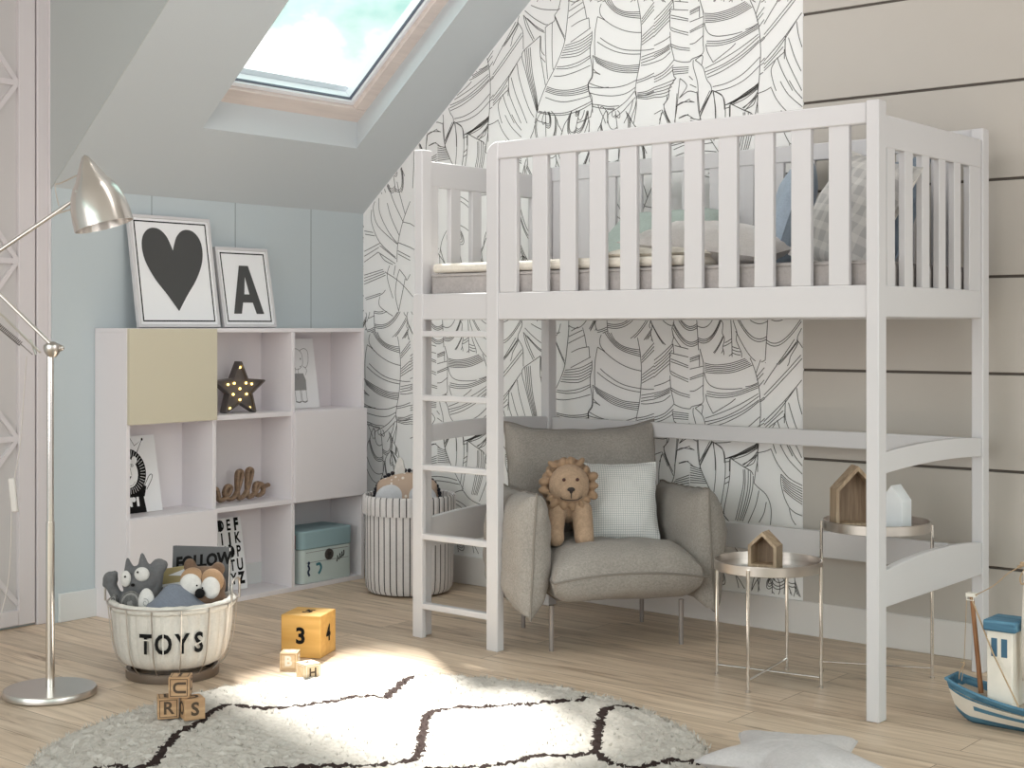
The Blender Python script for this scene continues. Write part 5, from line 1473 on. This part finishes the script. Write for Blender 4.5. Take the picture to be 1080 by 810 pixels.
# ================================================================== STAR CUSHION ON THE FLOOR
sp_ = thing('star_cushion', 'pale grey star shaped cushion lying on the floor beside the rug', 'cushion', (3.545, -1.745, .002), RAD(0))
bm = bmesh.new(); NA2, NR2 = 120, 14
angs = [RAD(80 + 72 * k) for k in range(5)]
def star_r(a):
    R, r = .30, .150
    k = ((a - angs[0]) / (PI / 5)) % 2
    k = k if k <= 1 else 2 - k
    k = min(1, max(0, k)); p1 = Vector((R, 0)); p2 = Vector((r * math.cos(PI / 5), r * math.sin(PI / 5)))
    th = k * PI / 5
    d = Vector((math.cos(th), math.sin(th))); e = p2 - p1
    tt = (p1.x * e.y - p1.y * e.x) / (d.x * e.y - d.y * e.x)
    return min(tt, .272 + .01 * math.cos(k * 9))
top, bot = [], []
for i in range(NR2 + 1):
    u = i / NR2; rt, rb = [], []
    for k in range(NA2):
        a = 2 * PI * k / NA2; r = star_r(a) * u; x, y = r * math.cos(a), r * math.sin(a)
        core = star_r(a); h = .062 * (1 - u ** 2.4) ** .6 * (.62 + .38 * (1 - (core - .15) / .15 * u))
        nz = .006 * noise.noise(Vector((x * 12, y * 12, 1))) + .003 * noise.noise(Vector((x * 40, y * 40, 1)))
        v = bm.verts.new((x, y, .045 + h + nz * (1 - u ** 6) + .008 * u * u)); rt.append(v)
        rb.append(v if i == NR2 else bm.verts.new((x, y, max(.001, .045 + .008 * u * u - h * .75))))
        if i == 0: break
    top.append(rt); bot.append(rb)
for S in (top, bot):
    for i in range(NR2):
        for k in range(NA2):
            k2 = (k + 1) % NA2
            f = bm.faces.new((S[0][0], S[1][k], S[1][k2]) if i == 0 else (S[i][k], S[i + 1][k], S[i + 1][k2], S[i][k2])); f.smooth = True
M_starf = fabric('pale grey velvet', rgb(186, 181, 181), 180, .06)
rim = [v.co.copy() for v in top[NR2]]
obj('cover', bm, M_starf, sp_)
bm = bmesh.new(); tube(bm, rim, .003, 6, True); obj('seam', bm, M_starf, sp_)

# ================================================================== FLOOR LAMP
LP = floor_pt(53, 733)
lamp = thing('floor_lamp', 'chrome balanced arm floor lamp with round base by the lattice door', 'lamp', (LP.x, LP.y, 0), YAW)
S_ = 305.0
def lq(px, py, y=0.0): return ((px - 53) / S_, y, 1.27 - (py - 346.1) / S_)
bm = bmesh.new(); lathe(bm, [(0, 0), (.152, 0), (.157, .005), (.157, .020), (.153, .026), (0, .028)], 72); obj('base', bm, M_satin, lamp, bevel=.0)
bm = bmesh.new(); tube(bm, [(0, 0, .026), (0, 0, 1.175)], .0125, 14); tube(bm, [(0, 0, .026), (0, 0, .60)], .0150, 14); obj('pole', bm, M_chrome, lamp)
bm = bmesh.new(); lathe(bm, [(0, -.03), (.014, -.028), (.026, -.012), (.030, .004), (.028, .014), (.012, .024), (0, .026)], 24, lq(55, 368)); ball(bm, lq(62, 367), (.02, .012, .012)); obj('joint', bm, M_satin, lamp)
EL = (-27, 283)
bm = bmesh.new()
tube(bm, [lq(54, 362, -.012), lq(EL[0], EL[1], -.012)], .0068, 10); tube(bm, [lq(44, 372, -.012), lq(EL[0] - 8, EL[1] + 12, -.012)], .0040, 8)
box(bm, *[c for c in ()]) if False else None
tube(bm, [lq(38, 374), lq(32, 358)], .005, 8)
obj('lower_arm', bm, M_satin, lamp)
bm = bmesh.new()
hel = []
a0_, a1_ = Vector(lq(24, 363, -.02)), Vector(lq(-8, 336, -.02)); ax = (a1_ - a0_); u1 = ax.orthogonal().normalized(); u2 = ax.normalized().cross(u1)
for k in range(150): hel.append(a0_ + ax * (k / 149) + (u1 * math.cos(k * .9) + u2 * math.sin(k * .9)) * .0085)
tube(bm, hel, .0016, 5); tube(bm, [lq(36, 374, -.015), a0_], .002, 6); tube(bm, [a1_, lq(EL[0], EL[1], -.015)], .002, 6); obj('spring', bm, mat('dark steel spring', rgb(120, 114, 110), .35, metal=.9), lamp)
bm = bmesh.new(); lathe(bm, [(0, -.02), (.018, -.018), (.022, 0), (.018, .018), (0, .02)], 20, lq(*EL)); obj('elbow', bm, M_satin, lamp)
bm = bmesh.new(); tube(bm, [lq(EL[0], EL[1] - 2, .012), lq(56, 225, .012), lq(82, 207, .012)], [.0075, .0075, .005], 10); tube(bm, [lq(55, 226, .012), lq(75, 220, .012)], .0028, 8); obj('upper_arm', bm, M_satin, lamp)
bm = bmesh.new(); tube(bm, smooth_path([lq(62, 217), lq(58, 196), lq(64, 193), lq(83, 184)], 5), .0026, 8); obj('bracket', bm, M_satin, lamp)
# shade: bell on a tilted axis
apex = Vector(lq(89, 163)); rimc = Vector(lq(110, 238)); axis = (rimc - apex); LN = axis.length; zq = axis.normalized()
tilt = Matrix.Rotation(RAD(14), 4, Vector(lq(154, 205)) - Vector(lq(54, 205)))
xq = Vector((1, 0, 0)) - zq * zq.x; xq.normalize(); yq = zq.cross(xq)
MS = Matrix((xq, yq, zq)).transposed().to_4x4(); MS.translation = apex
prof = [(0, 0), (.010, .006), (.030, .04), (.054, .088), (.072, .112), (.086, .142), (.096, .18), (.100, .215), (.102, LN), (.0995, LN), (.094, .18), (.070, .114), (.052, .09), (.028, .042), (0, .012)]
bm = bmesh.new(); lathe(bm, prof, 48, M=MS)
obj('lamp_shade', bm, M_satin2 if False else mat('brushed chrome shade', rgb(214, 208, 202), .22, metal=.85), lamp)
bm = bmesh.new(); M2 = MS @ Matrix.Translation((0, 0, .11)); lathe(bm, [(0, 0), (.018, 0), (.018, .05), (.028, .07), (.030, .09), (.020, .112), (0, .118)], 20, M=M2); obj('bulb', bm, mat('opal bulb', rgb(240, 236, 226), .3), lamp)
bm = bmesh.new(); ball(bm, lq(88, 204, -.055), (.013, .012, .013)); ball(bm, lq(92, 207, -.07), (.008, .008, .008)); tube(bm, [lq(82, 207, .012), lq(88, 204, -.05)], .006, 8); obj('shade_knob', bm, M_chrome, lamp)
# flex with inline switch hanging by the door
bm = bmesh.new(); tube(bm, smooth_path([lq(27, 376, .01), lq(24, 410, .015), (lq(19, 470, .02)), lq(13, 505, .02)], 6), .0022, 6)
tube(bm, smooth_path([lq(10, 542, .02), lq(8, 580, .03), lq(2, 625, .05), lq(-14, 690, .06), lq(-10, 738, .04), (-.06, .03, .012), (-.02, .01, .02)], 6), .0022, 6); cd = obj('flex', bm, mat('pale flex', rgb(196, 188, 184), .5), lamp)
bm = bmesh.new(); M3 = Matrix.Translation(lq(12, 523, .02)) @ Matrix.Rotation(RAD(-6), 4, 'Y'); box(bm, -.012, .012, -.008, .008, -.06, .06, M=M3); obj('inline_switch', bm, mat('pale switch', rgb(206, 200, 196), .45), cd, bevel=.005)

# ================================================================== LIGHT
sun = bpy.data.lights.new('sun', 'SUN'); so = bpy.data.objects.new('sun', sun); COL.objects.link(so)
sd_ = Vector((.46, -.37, -1)).normalized(); so.rotation_euler = sd_.to_track_quat('-Z', 'Y').to_euler(); so.location = (-2, 2, 6)
sun.energy = SUN_E; sun.angle = RAD(7); sun.color = (1, .965, .91)
def area(name, loc, aim, sx_, sy_, e, col):
    l = bpy.data.lights.new(name, 'AREA'); l.shape = 'RECTANGLE'; l.size = sx_; l.size_y = sy_; l.energy = e; l.color = col
    o = bpy.data.objects.new(name, l); COL.objects.link(o); o.location = loc
    o.rotation_euler = (Vector(aim) - Vector(loc)).to_track_quat('-Z', 'Y').to_euler(); return o
area('fill_light_south', (2.6, -6.8, 1.55), (2.2, 0, .9), 3.6, 2.0, E_S, (1, .99, .99))  # added soft fill from the open south side, no window modelled there
area('fill_light_east', (6.9, -2.4, 1.8), (0, -1.4, 1.0), 3.0, 2.0, E_E, (1, .985, .975))  # added weaker fill from the open east side, no window there either

area('fill_light_top', (2.5, -1.9, 3.2), (1.9, .3, 1.7), 2.0, .9, E_C, (1, .99, .985))  # added unseen fill brightening the upper back wall, no ceiling fixture

# ================================================================== CAMERA
cam = bpy.data.cameras.new('camera'); co = bpy.data.objects.new('camera', cam); COL.objects.link(co)
co.location = CAM; co.rotation_euler = (PI / 2, 0, YAW)
cam.sensor_fit = 'HORIZONTAL'; cam.sensor_width = 36; cam.lens = 36 * 1520.2 / 1080
cam.shift_y = (346.1 - 405) / 1080
cam.clip_start = .05; cam.clip_end = 100
SC.camera = co
SC.view_settings.view_transform = 'Standard'; SC.view_settings.look = 'None'; SC.view_settings.exposure = EXPO; SC.view_settings.gamma = 1
try:
    SC.cycles.max_bounces = 8; SC.cycles.diffuse_bounces = 5; SC.cycles.glossy_bounces = 4; SC.cycles.transparent_max_bounces = 12
    SC.cycles.sample_clamp_indirect = 6; SC.cycles.caustics_reflective = False; SC.cycles.caustics_refractive = False
except Exception: pass
